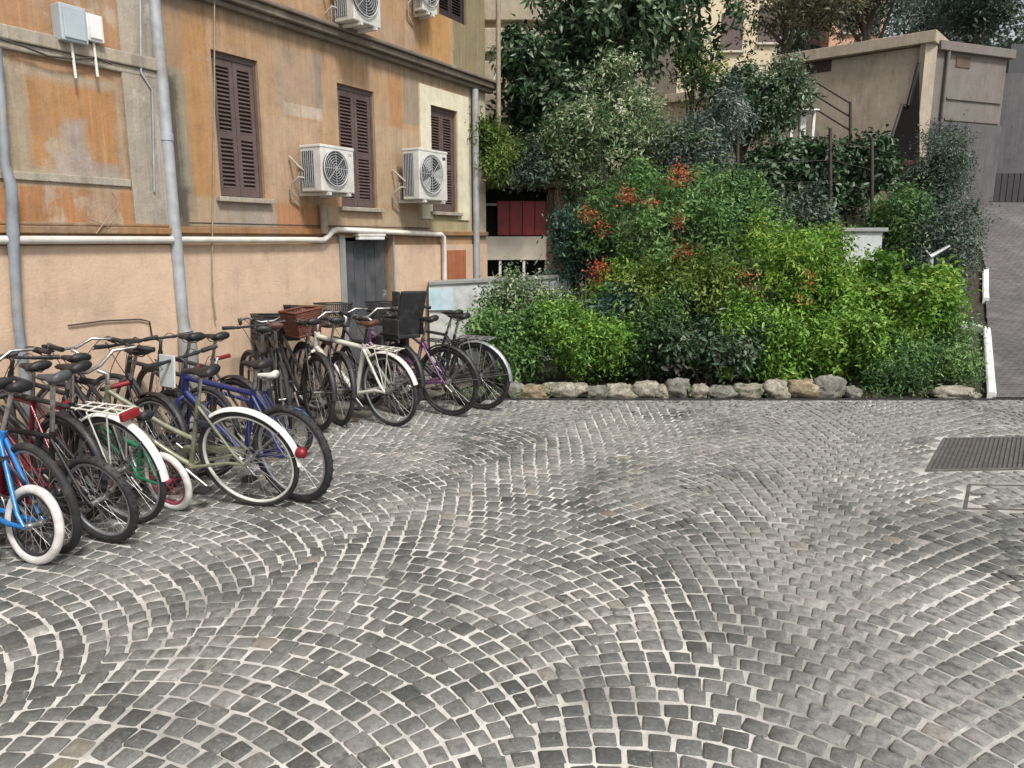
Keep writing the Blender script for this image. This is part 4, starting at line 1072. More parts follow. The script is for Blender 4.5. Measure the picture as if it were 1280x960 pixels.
# ------------------------------------------------------------------ foliage
def leaf_mat(name, cols, rough=0.5, trans=0.25):
    m, t, b = nodes(name)
    a_ = N(t, 'ShaderNodeAttribute'); a_.attribute_name = 'tint'
    n = len(cols)
    c = ramp(t, a_.outputs['Fac'], [(i / (n - 1), cl) for i, cl in enumerate(cols)])
    t.links.new(c, b.inputs['Base Color'])
    b.inputs['Roughness'].default_value = rough
    b.inputs['Specular IOR Level'].default_value = 0.35
    tr = N(t, 'ShaderNodeBsdfTranslucent'); t.links.new(c, tr.inputs['Color'])
    mx = N(t, 'ShaderNodeMixShader'); mx.inputs[0].default_value = trans
    t.links.new(b.outputs[0], mx.inputs[1]); t.links.new(tr.outputs[0], mx.inputs[2])
    t.links.new(mx.outputs[0], t.nodes['Material Output'].inputs['Surface'])
    return m
PAL = {
 'bright': leaf_mat('leaf_bright', [(0.057, 0.138, 0.019), (0.122, 0.267, 0.036), (0.210, 0.379, 0.057), (0.355, 0.516, 0.097)], .5, .2),
 'lime': leaf_mat('leaf_lime', [(0.058, 0.143, 0.019), (0.127, 0.276, 0.034), (0.223, 0.392, 0.053), (0.403, 0.530, 0.117)], .5, .35),
 'mid': leaf_mat('leaf_mid', [(0.038, 0.090, 0.031), (0.078, 0.172, 0.048), (0.129, 0.250, 0.069), (0.224, 0.362, 0.121)]),
 'dark': leaf_mat('leaf_dark', [(0.016, 0.036, 0.017), (0.032, 0.072, 0.030), (0.064, 0.118, 0.052), (0.196, 0.256, 0.166)], .36, .12),
 'bluegreen': leaf_mat('leaf_bluegreen', [(0.016, 0.054, 0.043), (0.034, 0.088, 0.065), (0.068, 0.135, 0.101), (0.162, 0.230, 0.176)], .4, .15),
 'pale': leaf_mat('leaf_pale', [(0.044, 0.094, 0.037), (0.100, 0.175, 0.075), (0.225, 0.312, 0.150), (0.575, 0.600, 0.425)], .42, .25),
 'greyblue': leaf_mat('leaf_greyblue', [(0.046, 0.075, 0.063), (0.092, 0.132, 0.115), (0.161, 0.207, 0.184), (0.276, 0.322, 0.287)], .5, .2),
 'greygreen': leaf_mat('leaf_greygreen', [(0.033, 0.056, 0.041), (0.060, 0.093, 0.067), (0.098, 0.135, 0.099), (0.179, 0.224, 0.172)], .55, .2),
 'yellowgreen': leaf_mat('leaf_yellowgreen', [(0.045, 0.09, 0.016), (0.095, 0.165, 0.028), (0.17, 0.25, 0.045), (0.30, 0.36, 0.10)], .5, .3),
 'olive': leaf_mat('leaf_olive', [(0.035, 0.045, 0.022), (0.07, 0.08, 0.04), (0.11, 0.12, 0.065), (0.2, 0.2, 0.13)], .5, .2),
 'red': leaf_mat('petal_red', [(0.13, 0.02, 0.010), (0.29, 0.048, 0.022), (0.44, 0.10, 0.045), (0.52, 0.22, 0.11)], .5, .3),
 'orange': leaf_mat('leaf_orange', [(0.18, 0.08, 0.02), (0.32, 0.13, 0.03), (0.42, 0.2, 0.05), (0.5, 0.33, 0.10)], .5, .3),
 'purple': leaf_mat('leaf_purplegrey', [(0.03, 0.025, 0.028), (0.07, 0.06, 0.065), (0.16, 0.15, 0.15), (0.34, 0.33, 0.31)], .5, .15),
}
M['bark'] = simple('bark', (0.075, 0.055, 0.040), 0.9, 0, 0.5, 14, (0.14, 0.12, 0.10))
M['twig'] = simple('twig', (0.085, 0.065, 0.042), 0.9, 0, 0.4, 14)

def leaf_mesh(name, pts, nrm, mat, ln, wd, rng, tint, parent, origin, droop=0.25, fold=0.25):
    n = len(pts)
    rnd = rng.normal(size=(n, 3)); 
    nr = nrm + 0.75 * rnd; nr /= np.linalg.norm(nr, axis=1, keepdims=True)
    ax = np.cross(nr, rng.normal(size=(n, 3))); ax /= np.linalg.norm(ax, axis=1, keepdims=True) + 1e-9
    ax[:, 2] -= droop * np.abs(rng.normal(size=n)); ax /= np.linalg.norm(ax, axis=1, keepdims=True)
    sd = np.cross(nr, ax); sd /= np.linalg.norm(sd, axis=1, keepdims=True) + 1e-9
    L = (ln * rng.uniform(0.45, 1.55, n))[:, None]; Wd = (wd * rng.uniform(0.65, 1.3, n))[:, None]
    p = pts - np.array(origin)
    a = p; tip = p + ax * L
    midp = p + ax * L * 0.45
    up = nr * Wd * fold
    l = midp + sd * Wd * 0.5 + up; r_ = midp - sd * Wd * 0.5 + up
    V = np.empty((n, 4, 3)); V[:, 0] = a; V[:, 1] = r_; V[:, 2] = tip; V[:, 3] = l
    me = bpy.data.meshes.new(name)
    me.vertices.add(4 * n); me.vertices.foreach_set('co', V.reshape(-1))
    idx = np.arange(n)[:, None] * 4
    tri = np.concatenate([idx + 0, idx + 1, idx + 2, idx + 0, idx + 2, idx + 3], axis=1).reshape(-1).astype(np.int32)
    me.loops.add(6 * n); me.loops.foreach_set('vertex_index', tri)
    me.polygons.add(2 * n); me.polygons.foreach_set('loop_start', np.arange(2 * n, dtype=np.int32) * 3)
    me.update(calc_edges=True); me.validate()
    t2 = me.attributes.new('tint', 'FLOAT', 'FACE'); t2.data.foreach_set('value', np.repeat(np.clip(tint, 0, 1), 2).astype(np.float32))
    me.materials.append(mat)
    o = bpy.data.objects.new(name, me); COL.objects.link(o)
    if parent: o.parent = parent
    return o

def crown_points(c, rad, n, rng, nblob=14, clump=0.14, lumpy=0.42, shoots=0.15):
    """leaf positions on clumps spread over an uneven lobed volume"""
    c = np.array(c); rad = np.array(rad)
    d = rng.normal(size=(nblob, 3)); d /= np.linalg.norm(d, axis=1, keepdims=True)
    bc = d * rad * rng.uniform(0.30, 0.92, (nblob, 1)) * np.array([1, 1, 0.95]); bc[0] = 0
    br = np.min(rad) * rng.uniform(0.20, 0.52, nblob) * (lumpy / 0.42); br[0] = np.min(rad) * 0.5
    nc = max(20, n // 26)
    which = rng.choice(nblob, nc, p=br ** 2 / np.sum(br ** 2))
    dd = rng.normal(size=(nc, 3)); dd[:, 2] += 0.25; dd /= np.linalg.norm(dd, axis=1, keepdims=True)
    cc = bc[which] + dd * (br[which] * rng.uniform(0.55, 1.06, nc) ** 0.6)[:, None]
    ns_ = int(nc * shoots)
    if ns_:
        # upright and outward shoots that break the outline
        nsh = max(3, ns_ // 7)
        wb = rng.choice(nblob, nsh); od = rng.normal(size=(nsh, 3)); od[:, 2] = np.abs(od[:, 2]) + 0.7; od /= np.linalg.norm(od, axis=1, keepdims=True)
        ii = rng.integers(0, nsh, ns_); f_ = rng.uniform(0.8, 1.55, ns_)
        cc[:ns_] = bc[wb][ii] + od[ii] * (br[wb][ii] * f_)[:, None]
        dd[:ns_] = od[ii]
    ct = rng.normal(0.42, 0.2, nc) + 0.2 * rng.normal(size=nblob)[which]
    wi = rng.integers(0, nc, n)
    pts = cc[wi] + rng.normal(size=(n, 3)) * clump * rng.uniform(.6, 1.5, n)[:, None]
    nrm = dd[wi] * 0.6 + np.array([0, 0, 0.7])
    tint = ct[wi] + rng.normal(0, 0.16, n)
    fl = rng.random(n) < 0.05; tint[fl] += 0.4
    return pts + c, nrm, tint, bc + c, br
def stems(root, foot, tops, r0, mat, name='stem', wob=0.06, rng=None):
    mb = MB(); foot = Vector(foot)
    for i, tp in enumerate(tops):
        tp = Vector(tp)
        b0 = foot + Vector((rng.normal() * wob, rng.normal() * wob, 0))
        m1 = b0.lerp(tp, 0.35) + Vector((rng.normal() * wob, rng.normal() * wob, 0.05)); m2 = b0.lerp(tp, 0.7) + Vector((rng.normal() * wob, rng.normal() * wob, 0.03))
        mb.tube([b0 - Vector((0, 0, 0.05)), m1, m2, tp], [r0, r0 * .75, r0 * .5, r0 * .18], 6)
    o = mb.build(name, mat, root); o.data.transform(Matrix.Translation(-root.location)); return o

def plant(name, label, cat, px, py, Y, rx, ry, pal, n, ln=0.075, wd=0.034, seed=0, nblob=14, clump=0.07, ry_depth=None, base=None, extra=None, stem_r=0.014, group=None,
          lumpy=0.42, trunk=None, droop=0.25, crown='foliage', dx=0.0, tx=0.0, shoots=0.15):
    rng = np.random.default_rng(seed + int(px) * 7 + int(py))
    c = at(px, py, Y); sc = Y / F
    rad = (rx * sc * .9, (ry_depth if ry_depth else min(rx, ry * 1.3) * sc * .9), ry * sc * .9)
    gz = hill(c.x, c.y) - 0.03 if base is None else base
    root = thing(name, label, cat, (c.x + dx, c.y, gz), group)
    pts, nrm, tint, bc, br = crown_points(c, rad, n, rng, nblob, clump, lumpy, shoots)
    ok = pts[:, 2] > gz + 0.02
    pts[:, 1] = np.maximum(pts[:, 1], np.where(pts[:, 2] > 0.13, BED_Y - 0.02, BED_Y + 0.16)) if Y < 12 else pts[:, 1]
    if Y < 12.5: ok &= (pts[:, 0] < KB.x + (pts[:, 1] - BED_Y) * KDIR.x / KDIR.y - 0.09) | (pts[:, 2] > 1.9)
    o = leaf_mesh(crown, pts[ok], nrm[ok], PAL[pal], ln, wd, rng, tint[ok], root, tuple(root.location), droop)
    if trunk:
        mb = MB(); ft = root.location.copy() + Vector((tx, 0, 0)); top = Vector(c)
        mb.tube([ft - Vector((0, 0, .1)), ft.lerp(top, .3) + Vector((.06, 0, 0)), ft.lerp(top, .65) - Vector((.05, 0, 0)), top + Vector((0, 0, rad[2] * .3))], [trunk * 1.25, trunk, trunk * .8, trunk * .3], 10)
        for b_ in bc[1:9]:
            f0 = ft.lerp(top, 0.55 + 0.3 * rng.random())
            mb.tube([f0, f0.lerp(Vector(b_), .5) + Vector((0, 0, .08)), Vector(b_)], [trunk * .45, trunk * .3, trunk * .1], 7)
        to = mb.build('trunk', M['bark'], root); to.data.transform(Matrix.Translation(-root.location))
    elif stem_r:
        stems(root, root.location, bc[1:10], stem_r, M['twig'], rng=rng)
    # further leaf colours on the same plant
    for (nm, pal2, lst, ln2, wd2) in (extra or []):
        for (ex, ey, er, cnt, dy) in lst:
            cc = at(ex, ey, Y + dy); q = er * sc
            pp = np.array(cc) + rng.normal(size=(cnt, 3)) * q * np.array([.42, .3, .36])
            nn_ = np.tile(np.array([0, -0.6, 0.6]), (cnt, 1))
            leaf_mesh(nm, pp, nn_, PAL[pal2], ln2, wd2, rng, rng.normal(.5, .22, cnt), root, tuple(root.location), 0.0)
    return root

# ------------------------------------------------------------------ setting behind the bed: walls, sheds, garage
def prism(mb, poly, ext):
    """closed prism: polygon of 3-D points swept by ext"""
    n = len(poly); ext = Vector(ext)
    vs = [Vector(p) for p in poly] + [Vector(p) + ext for p in poly]
    mb.add(vs, [tuple(range(n))[::-1], tuple(range(n, 2 * n))] + [(i, (i + 1) % n, n + (i + 1) % n, n + i) for i in range(n)])
    return mb
def local(o, root):
    o.data.transform(Matrix.Translation(-root.location)); return o

# low whitish wall between the facade and the shrubs
m, t, b = nodes('wall_limewash')
v = coords(t)
f = noise(t, v, 5, 7, .7)
c = ramp(t, f, [(0.3, (0.30, 0.32, 0.30)), (0.55, (0.52, 0.54, 0.52)), (0.75, (0.66, 0.67, 0.64))])
c = mix(t, ramp(t, noise(t, v, 2.3, 5, .6), [(0.5, g(0)), (0.66, g(.45))]), c, (0.30, 0.36, 0.33))
t.links.new(c, b.inputs['Base Color']); b.inputs['Roughness'].default_value = .9
bump(t, b, f, .4, .02)
M['limewash'] = m
a = at(536, 352, 10.02); b_ = at(712, 343, 10.5)
lw = thing('garden_wall', 'low whitewashed wall with greenish stains running from the facade into the shrubs', 'wall', (a.x, a.y, 0))
mb = MB(); prism(mb, [(a.x, a.y, -.05), (b_.x, b_.y, -.05), (b_.x, b_.y, b_.z - .05), (a.x, a.y, a.z - .05)], (-0.03, 0.2, 0)); local(mb.build('wall', M['limewash'], lw), lw)
mb = MB(); prism(mb, [(a.x - .0, a.y - .03, a.z - .048), (b_.x, b_.y - .03, b_.z - .048), (b_.x, b_.y - .03, b_.z), (a.x, a.y - .03, a.z)], (-0.03, 0.26, 0)); local(mb.build('coping', M['doorframe'], lw, 0.006), lw)
M['skyblue'] = simple('poster_blue', (0.40, 0.55, 0.62), .6, 0, .2, 8, (.6, .65, .66))
p0 = at(536, 361, 10.0); p1 = at(566, 388, 9.98)
mb = MB(); prism(mb, [(p0.x, a.y - .012, p1.z), (p1.x, a.y + .06, p1.z), (p1.x, a.y + .06, p0.z), (p0.x, a.y - .012, p0.z)], (0, -0.02, 0)); local(mb.build('blue_panel', M['skyblue'], lw), lw)

# shed with red boards
M['redboard'] = simple('red_boards', (0.26, 0.035, 0.035), .6, 0, .35, 7, (.10, .03, .03))
M['beam'] = simple('shed_beam', (0.11, 0.07, 0.05), .8, 0, .4, 7)
M['deep'] = simple('near_black', (0.012, 0.011, 0.011), .95)
for q_ in ('deep', 'void'): M[q_].node_tree.nodes['Principled BSDF'].inputs['Specular IOR Level'].default_value = 0.05
M['band'] = simple('pale_band', (0.58, 0.53, 0.44), .8, 0, .12, 5, (.45, .40, .33))
YS = 11.9
def sx(x): return at(x, 300, YS).x
def sz(y): return at(640, y, YS).z
sh_ = thing('garden_shed', 'small shed with red boarded panel, pale band and dark low windows behind the low wall', 'shed', (sx(645), YS, 0))
def sbox(nm, x0, y0, x1, y1, dpt, mat, off=0.0, par=None, bev=0.004):
    mb = MB(); mb.box(((sx(x0) + sx(x1)) / 2, YS + off + dpt / 2, (sz(y0) + sz(y1)) / 2), (abs(sx(x1) - sx(x0)), dpt, abs(sz(y0) - sz(y1))))
    o = mb.build(nm, mat, par or sh_, bev); return local(o, sh_)
sbox('interior', 596, 240, 684, 440, 1.4, M['void'], 0.25)
sbox('roof', 586, 226, 694, 236, 1.9, M['beam'], -0.25)
for i in range(4): sbox('red_board', 622 + i * 15.6, 251, 637 + i * 15.6, 294, 0.03, M['redboard'], 0.03)
sbox('shelf', 598, 254, 621, 257, 0.3, M['doorframe'], -0.02)
sbox('pale_band', 603, 295.5, 686, 325, 0.1, M['band'], 0.0)
sbox('base', 603, 346, 686, 445, 0.1, M['band'], 0.0)
for x in (604, 625, 655, 683): sbox('mullion', x - 1.6, 325.3, x + 1.6, 345.7, 0.05, M['white'], 0.02)
sbox('post', 684.5, 236.5, 692, 445, 0.12, M['beam'], -0.05)
sbox('post', 595, 236.5, 602, 445, 0.12, M['doorframe'], -0.05)

# neighbouring beige house with banded stucco
M['stucco'] = plaster('stucco_beige', (0.46, 0.39, 0.29), (0.42, 0.37, 0.29), (0.30, 0.26, 0.19), (0.5, 0.43, 0.33), .6, .62)
YB = 15.0
hb_ = thing('beige_house', 'beige stucco house with deep horizontal bands beyond the corner of the orange facade', 'house', (at(640, 300, YB).x, YB, 0))
x0, x1 = at(560, 300, YB).x, at(800, 300, YB).x
mb = MB(); mb.box(((x0 + x1) / 2, YB + 3, 5), (x1 - x0, 6, 10.2)); local(mb.build('wall', M['stucco'], hb_), hb_)
for (yt, yb) in ((-60, 28), (37, 68), (78, 150), (158, 235)):
    mb = MB(); zt_, zb_ = at(640, yt, YB).z, at(640, yb, YB).z
    mb.box(((x0 + x1) / 2, YB - 0.07, (zt_ + zb_) / 2), (x1 - x0, 0.134, zt_ - zb_)); local(mb.build('stucco_band', M['stucco'], hb_, 0.02), hb_)

# houses far behind the trees
M['cream_far'] = simple('far_cream', (0.62, 0.52, 0.36), .9, 0, .1, 1)
M['pink_far'] = simple('far_pink', (0.50, 0.30, 0.20), .9, 0, .12, 1)
def far_house(name, label, px0, px1, ptop, Y, mat, wins):
    xa, xb = at(px0, 0, Y).x, at(px1, 0, Y).x; zt_ = at(640, ptop, Y).z
    hz = hill(12, 20)
    root = thing(name, label, 'house', ((xa + xb) / 2, Y, 0))
    mb = MB(); mb.box(((xa + xb) / 2, Y + 3, zt_ / 2), (xb - xa, 6, zt_)); local(mb.build('wall', mat, root), root)
    mb = MB(); mb.box(((xa + xb) / 2, Y + 2.8, zt_ + .1), (xb - xa + .6, 6.8, .2)); local(mb.build('roof', M['cornice'], root), root)
    for (wx, wy) in wins:
        c = at(wx, wy, Y)
        mb = MB(); mb.box((c.x, Y - 0.02, c.z), (0.9, 0.1, 1.5)); wn = local(mb.build('window', M['shutter'], root), root)
        mb = MB(); mb.box((c.x, Y - 0.05, c.z - .8), (1.1, 0.2, 0.08)); wn2 = mb.build('sill', M['band'], None); wn2.data.transform(Matrix.Translation(-root.location)); wn2.parent = wn
    return root
far_house('far_house', 'cream house far behind the trees, left of the garage roof', 850, 975, -140, 34, M['cream_far'], [(915, 40), (962, 30), (915, -45)])
far_house('far_house', 'pinkish house far behind the trees, above the garage roof', 1040, 1110, -60, 42, M['pink_far'], [(1062, 22), (1090, 22)])

# garage / outbuilding at the back
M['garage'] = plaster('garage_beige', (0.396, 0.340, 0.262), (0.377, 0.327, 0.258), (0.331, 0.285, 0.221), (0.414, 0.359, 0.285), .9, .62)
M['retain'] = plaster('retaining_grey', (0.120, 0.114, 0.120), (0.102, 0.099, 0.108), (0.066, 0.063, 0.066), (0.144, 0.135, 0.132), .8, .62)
M['garage_r'] = plaster('garage_greige_shaded', (0.182, 0.165, 0.149), (0.171, 0.157, 0.146), (0.127, 0.116, 0.110), (0.198, 0.182, 0.165), .6, .62)  # greige darkened to put the dim right face's shade into the colour
C0 = at(1163, 55, 15.0)
DL = Vector((-0.755, 0.656, 0)); DR = Vector((0.93, 0.37, 0))
ztop = C0.z
ga = thing('garage_building', 'flat roofed beige outbuilding with small vents at the top of the drive', 'building', (C0.x, C0.y, 0))
def gbox(nm, dirv, q0, q1, z0, z1, o0, o1, mat, par=None, bev=0.0):
    """box along a face of the building; o = outward offset"""
    out = Vector((dirv.y, -dirv.x, 0)) if dirv is DR else Vector((-dirv.y, dirv.x, 0))
    c = Vector((C0.x, C0.y, 0)) + dirv * ((q0 + q1) / 2) + out * ((o0 + o1) / 2); c.z = (z0 + z1) / 2
    mb = MB(); mb.box(c, (q1 - q0, o1 - o0, z1 - z0), dirv, out)
    o = mb.build(nm, mat, None, bev); o.data.transform(Matrix.Translation(-ga.location)); o.parent = par or ga
    return o
LL, LR = 2.85, 2.13
gbox('wall', DL, 0.0, LL, 0.2, ztop - .02, -0.3, 0, M['garage'])
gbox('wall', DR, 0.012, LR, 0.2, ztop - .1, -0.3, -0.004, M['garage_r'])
gbox('roof', DL, -0.12, LL + .1, ztop - .0, ztop + .21, -3.5, 0.16, M['garage'], None, .01)
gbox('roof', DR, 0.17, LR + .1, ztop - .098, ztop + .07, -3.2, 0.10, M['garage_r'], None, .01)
gbox('lower_wall', DL, LL + .004, LL + 3.5, 0.2, ztop - .45, -0.3, -0.06, M['garage'])
gbox('lower_roof', DL, LL + .104, LL + 3.6, ztop - .44, ztop - .25, -2.0, 0.08, M['garage'], None, .01)
gbox('corner_post', DR, -0.14, 0.16, 0.2, ztop - .002, -.1, 0.03, M['garage'])
zv = at(640, 74, 16.0).z
gbox('vent', DL, 1.80, 2.30, at(640, 89, 16.2).z, at(640, 73, 16.2).z, -0.02, 0.012, M['shutter_dark'])
gbox('vent', DR, 0.72, 1.10, at(640, 84, 15.3).z, at(640, 70, 15.3).z, -0.02, 0.012, M['beam'])
for z_, hh in ((at(640, 126, 15.4).z, .03), (at(640, 152, 15.4).z, .04)): gbox('ridge', DR, 0.55, LR - .05, z_, z_ + hh, -0.003, 0.03, M['garage_r'])
out_r = Vector((DR.y, -DR.x, 0))
mb = MB(); pb = Vector((C0.x, C0.y, 0)) + DR * 0.44 + out_r * 0.05
mb.tube([pb + Vector((0, 0, 0.6)), pb + Vector((0, 0, ztop - .1))], 0.035, 8); local(mb.build('downpipe', M['garage_r'], ga), ga)
gbox('dado', DR, 0.17, LR + .02, 0.2, at(640, 156, 15.6).z, -0.02, 0.035, M['retain'])
# retaining wall and dark gate at the head of the drive
rw = thing('retaining_wall', 'tall grey rendered wall closing the top of the drive', 'wall', (at(1290, 270, 19.5).x, 19.5, 0))
w0 = at(1180, 150, 19.5); w1 = at(1420, 150, 19.5)
mb = MB(); mb.box(((w0.x + w1.x) / 2, 19.7, (w0.z + 1) / 2), (w1.x - w0.x, .4, w0.z - 1 + 2.2)); local(mb.build('wall', M['retain'], rw), rw)
w0 = at(1257, 122, 19.5); mb = MB(); mb.box(((w0.x + w1.x) / 2, 19.7, w0.z + .3), (w1.x - w0.x, .36, 1.9)); local(mb.build('dark_panel', M['ac_dark'], rw), rw)
gd = thing('driveway_gate', 'dark slatted gate at the top of the drive', 'gate', (at(1250, 270, 18.9).x, 18.9, hill(12, 18.9)))
g0, g1 = at(1216, 262, 18.9), at(1330, 214, 18.9)
M['gate'] = simple('gate_dark', (0.035, 0.03, 0.035), .7)
mb = MB()
for i in range(14):
    xx = g0.x + .08 + i * (g1.x - g0.x) / 14; mb.box((xx, 18.9, (g0.z + g1.z) / 2), (0.13, .03, g1.z - g0.z - .1))
local(mb.build('slats', M['gate'], gd), gd)
mb = MB()
for z_ in (g0.z + .15, g1.z - .1): mb.box(((g0.x + g1.x) / 2, 18.94, z_), (g1.x - g0.x, .05, .08))
local(mb.build('rail', M['gate'], gd), gd)
# near-black triangular panel for the dark stair recess at the garage corner
stp_ = thing('corner_panel', 'dark triangular panel rising against the corner of the beige garage', 'corner_panel', tuple(at(1130, 205, 14.3)))
mb = MB(); prism(mb, [at(x, y, 14.3) for x, y in [(1149, 80), (1150, 238), (1100, 238), (1111, 190), (1129, 132), (1135, 134)]], (0.02, 0.14, 0)); local(mb.build('panel', M['deep'], stp_), stp_)
mb = MB(); mb.tube([at(x, y, 14.28) for x, y in [(1149, 78), (1136, 132), (1128, 130), (1108, 192)]], .03, 6); local(mb.build('edge_trim', M['gate'], stp_), stp_)
rp = thing('brick_pier', 'slim pale pier with a red cap beside the dark triangular panel', 'pier', tuple(at(1135, 245, 13.6)))
q0, q1 = at(1129, 240, 13.6), at(1140, 207, 13.6)
mb = MB(); mb.box(((q0.x + q1.x) / 2, 13.6, (q0.z + q1.z) / 2 - .3), (q1.x - q0.x, .16, q1.z - q0.z + .6)); local(mb.build('shaft', M['garage_r'], rp), rp)
mb = MB(); mb.box(((q0.x + q1.x) / 2, 13.6, q1.z + .04), (q1.x - q0.x + .06, .22, .075)); local(mb.build('cap', M['redboard'], rp, .01), rp)
# stair railing
rl = thing('stair_railing', 'dark metal railing with three sloping bars in front of the beige garage', 'railing', tuple(at(1060, 165, 14.6)))
M['railing'] = simple('railing_brown', (0.07, 0.055, 0.045), .6, .3)
def rpt(x, y): return at(x, y, 14.6 if x > 1030 else 15.2)
mb = MB()
for dy in (0, 17, 34): mb.tube([rpt(1000, 90 + dy), rpt(1063, 129 + dy)], .022, 6)
local(mb.build('rail', M['railing'], rl), rl)
for (x, yt, yb) in ((999.5, 88, 175), (1063, 127, 190)):
    mb = MB(); mb.tube([rpt(x, yt), rpt(x, yb)], .028, 6); local(mb.build('post', M['railing'], rl), rl)
# white table behind the hedge
wt = thing('garden_table', 'white plastic garden table showing above the dark hedge', 'table', tuple(at(1002, 170, 14.0)))
mb = MB(); c = at(1003, 140, 14.0); mb.box(c, (0.42, .5, .03)); local(mb.build('tabletop', M['white'], wt, .01), wt)
for x, wd_ in ((989, .05), (1003, .10), (1016, .05)):
    mb = MB(); c = at(x, 160, 13.95); mb.box(c, (wd_, .07, .58)); local(mb.build('leg', M['white'], wt, .006), wt)
# wire fence in front of the dark hedge
wf = thing('wire_fence', 'wire fence on rusty posts in front of the dark hedge', 'fence', tuple(at(985, 285, 11.6)))
for (x, yt, yb) in ((922, 168, 290), (1038, 160, 300), (1090, 172, 300)):
    mb = MB(); mb.tube([at(x, yt, 11.6), at(x, yb + 30, 11.6)], .028, 8); local(mb.build('post', M['railing'], wf), wf)
mb = MB()
for dy in (12, 38, 64, 90): mb.tube([at(922, 168 + dy, 11.6), at(1038, 162 + dy, 11.6), at(1090, 174 + dy, 11.6)], .004, 4)
local(mb.build('wire', M['railing'], wf), wf)
# utility cabinet
M['cabinet'] = simple('cabinet_white', (0.50, 0.53, 0.53), .5, 0, .12, 5, (.38, .38, .35))
uc = thing('utility_cabinet', 'white utility cabinet with a flat grey lid among the shrubs', 'cabinet', tuple(at(1072, 330, 10.6)))
u0, u1 = at(1041, 350, 10.6), at(1104, 290, 10.6)
mb = MB(); mb.box(((u0.x + u1.x) / 2, 10.8, (u0.z + u1.z) / 2), (u1.x - u0.x, .4, u1.z - u0.z)); bx = local(mb.build('body', M['cabinet'], uc, .01), uc)
mb = MB(); mb.box(((u0.x + u1.x) / 2, 10.8, u1.z + .03), (u1.x - u0.x + .1, .5, .055)); local(mb.build('lid', M['doorframe'], uc, .01), uc)
mb = MB(); mb.box(((u0.x + u1.x) / 2 + .02, 10.596, (u0.z + u1.z) / 2 + .02), (u1.x - u0.x - .1, .012, u1.z - u0.z - .12)); local(mb.build('door', M['cabinet'], uc, .004), uc)
# small metal post with slanted arm
gp = thing('metal_post', 'small pale metal post with a slanted top arm among the dark bushes', 'post', tuple(at(1163, 350, 9.7)))
M['galv'] = simple('galvanised', (0.42, 0.44, 0.44), .5, .4)
mb = MB(); mb.tube([at(1163, 395, 9.7), at(1163, 322, 9.7)], .035, 8); local(mb.build('shaft', M['galv'], gp), gp)
mb = MB(); mb.tube([at(1157, 313, 9.7), at(1163, 321, 9.68), at(1187, 307, 9.66)], [.02, .045, .022], 8, flat=.6); local(mb.build('arm', M['galv'], gp), gp)
# painted kerbs of the drive
def kerb(name, label, pts, wd_, ht_):
    root = thing(name, label, 'kerb', (pts[0][0], pts[0][1], hill(*pts[0])))
    mb = MB()
    vs = []
    for i, (x, y) in enumerate(pts):
        a_ = Vector(pts[min(i + 1, len(pts) - 1)]) - Vector(pts[max(i - 1, 0)]); a_.normalize(); nn_ = Vector((a_.y, -a_.x))
        z = hill(x, y)
        for (sgn, zz) in ((-1, -.05), (-1, ht_), (-.6, ht_ + .012), (.6, ht_ + .012), (1, ht_), (1, -.05)):
            vs.append((x + nn_.x * wd_ / 2 * sgn, y + nn_.y * wd_ / 2 * sgn, z + zz))
    n = 6; k_ = len(pts)
    mb.add(vs, [(i * n + q, i * n + q + 1, (i + 1) * n + q + 1, (i + 1) * n + q) for i in range(k_ - 1) for q in range(n - 1)] + [tuple(range(n)), tuple(range((k_ - 1) * n, k_ * n))[::-1]])
    local(mb.build('kerb_stone', M['kerbwhite'], root), root)
    return root
M['kerbwhite'] = simple('kerb_white', (0.72, 0.73, 0.71), .75, 0, .12, 6, (.42, .42, .39))
pts = [(kerb_x(y), y) for y in [BED_Y + .05, 8.3, 8.7, 9.1, 9.5, 9.9, 10.2]]
pts += [(pts[-1][0] - .12, 10.4), (pts[-1][0] - .3, 10.5)]
kerb('white_kerb', 'long white painted kerb with a bent end beside the drive', pts, .085, .055)
pts = [(kerb_x(y) + .02, y) for y in (11.6, 12.0, 12.4, 12.8)]
kerb('white_kerb', 'short white painted kerb farther up the drive by the dark bushes', pts, .085, .06)

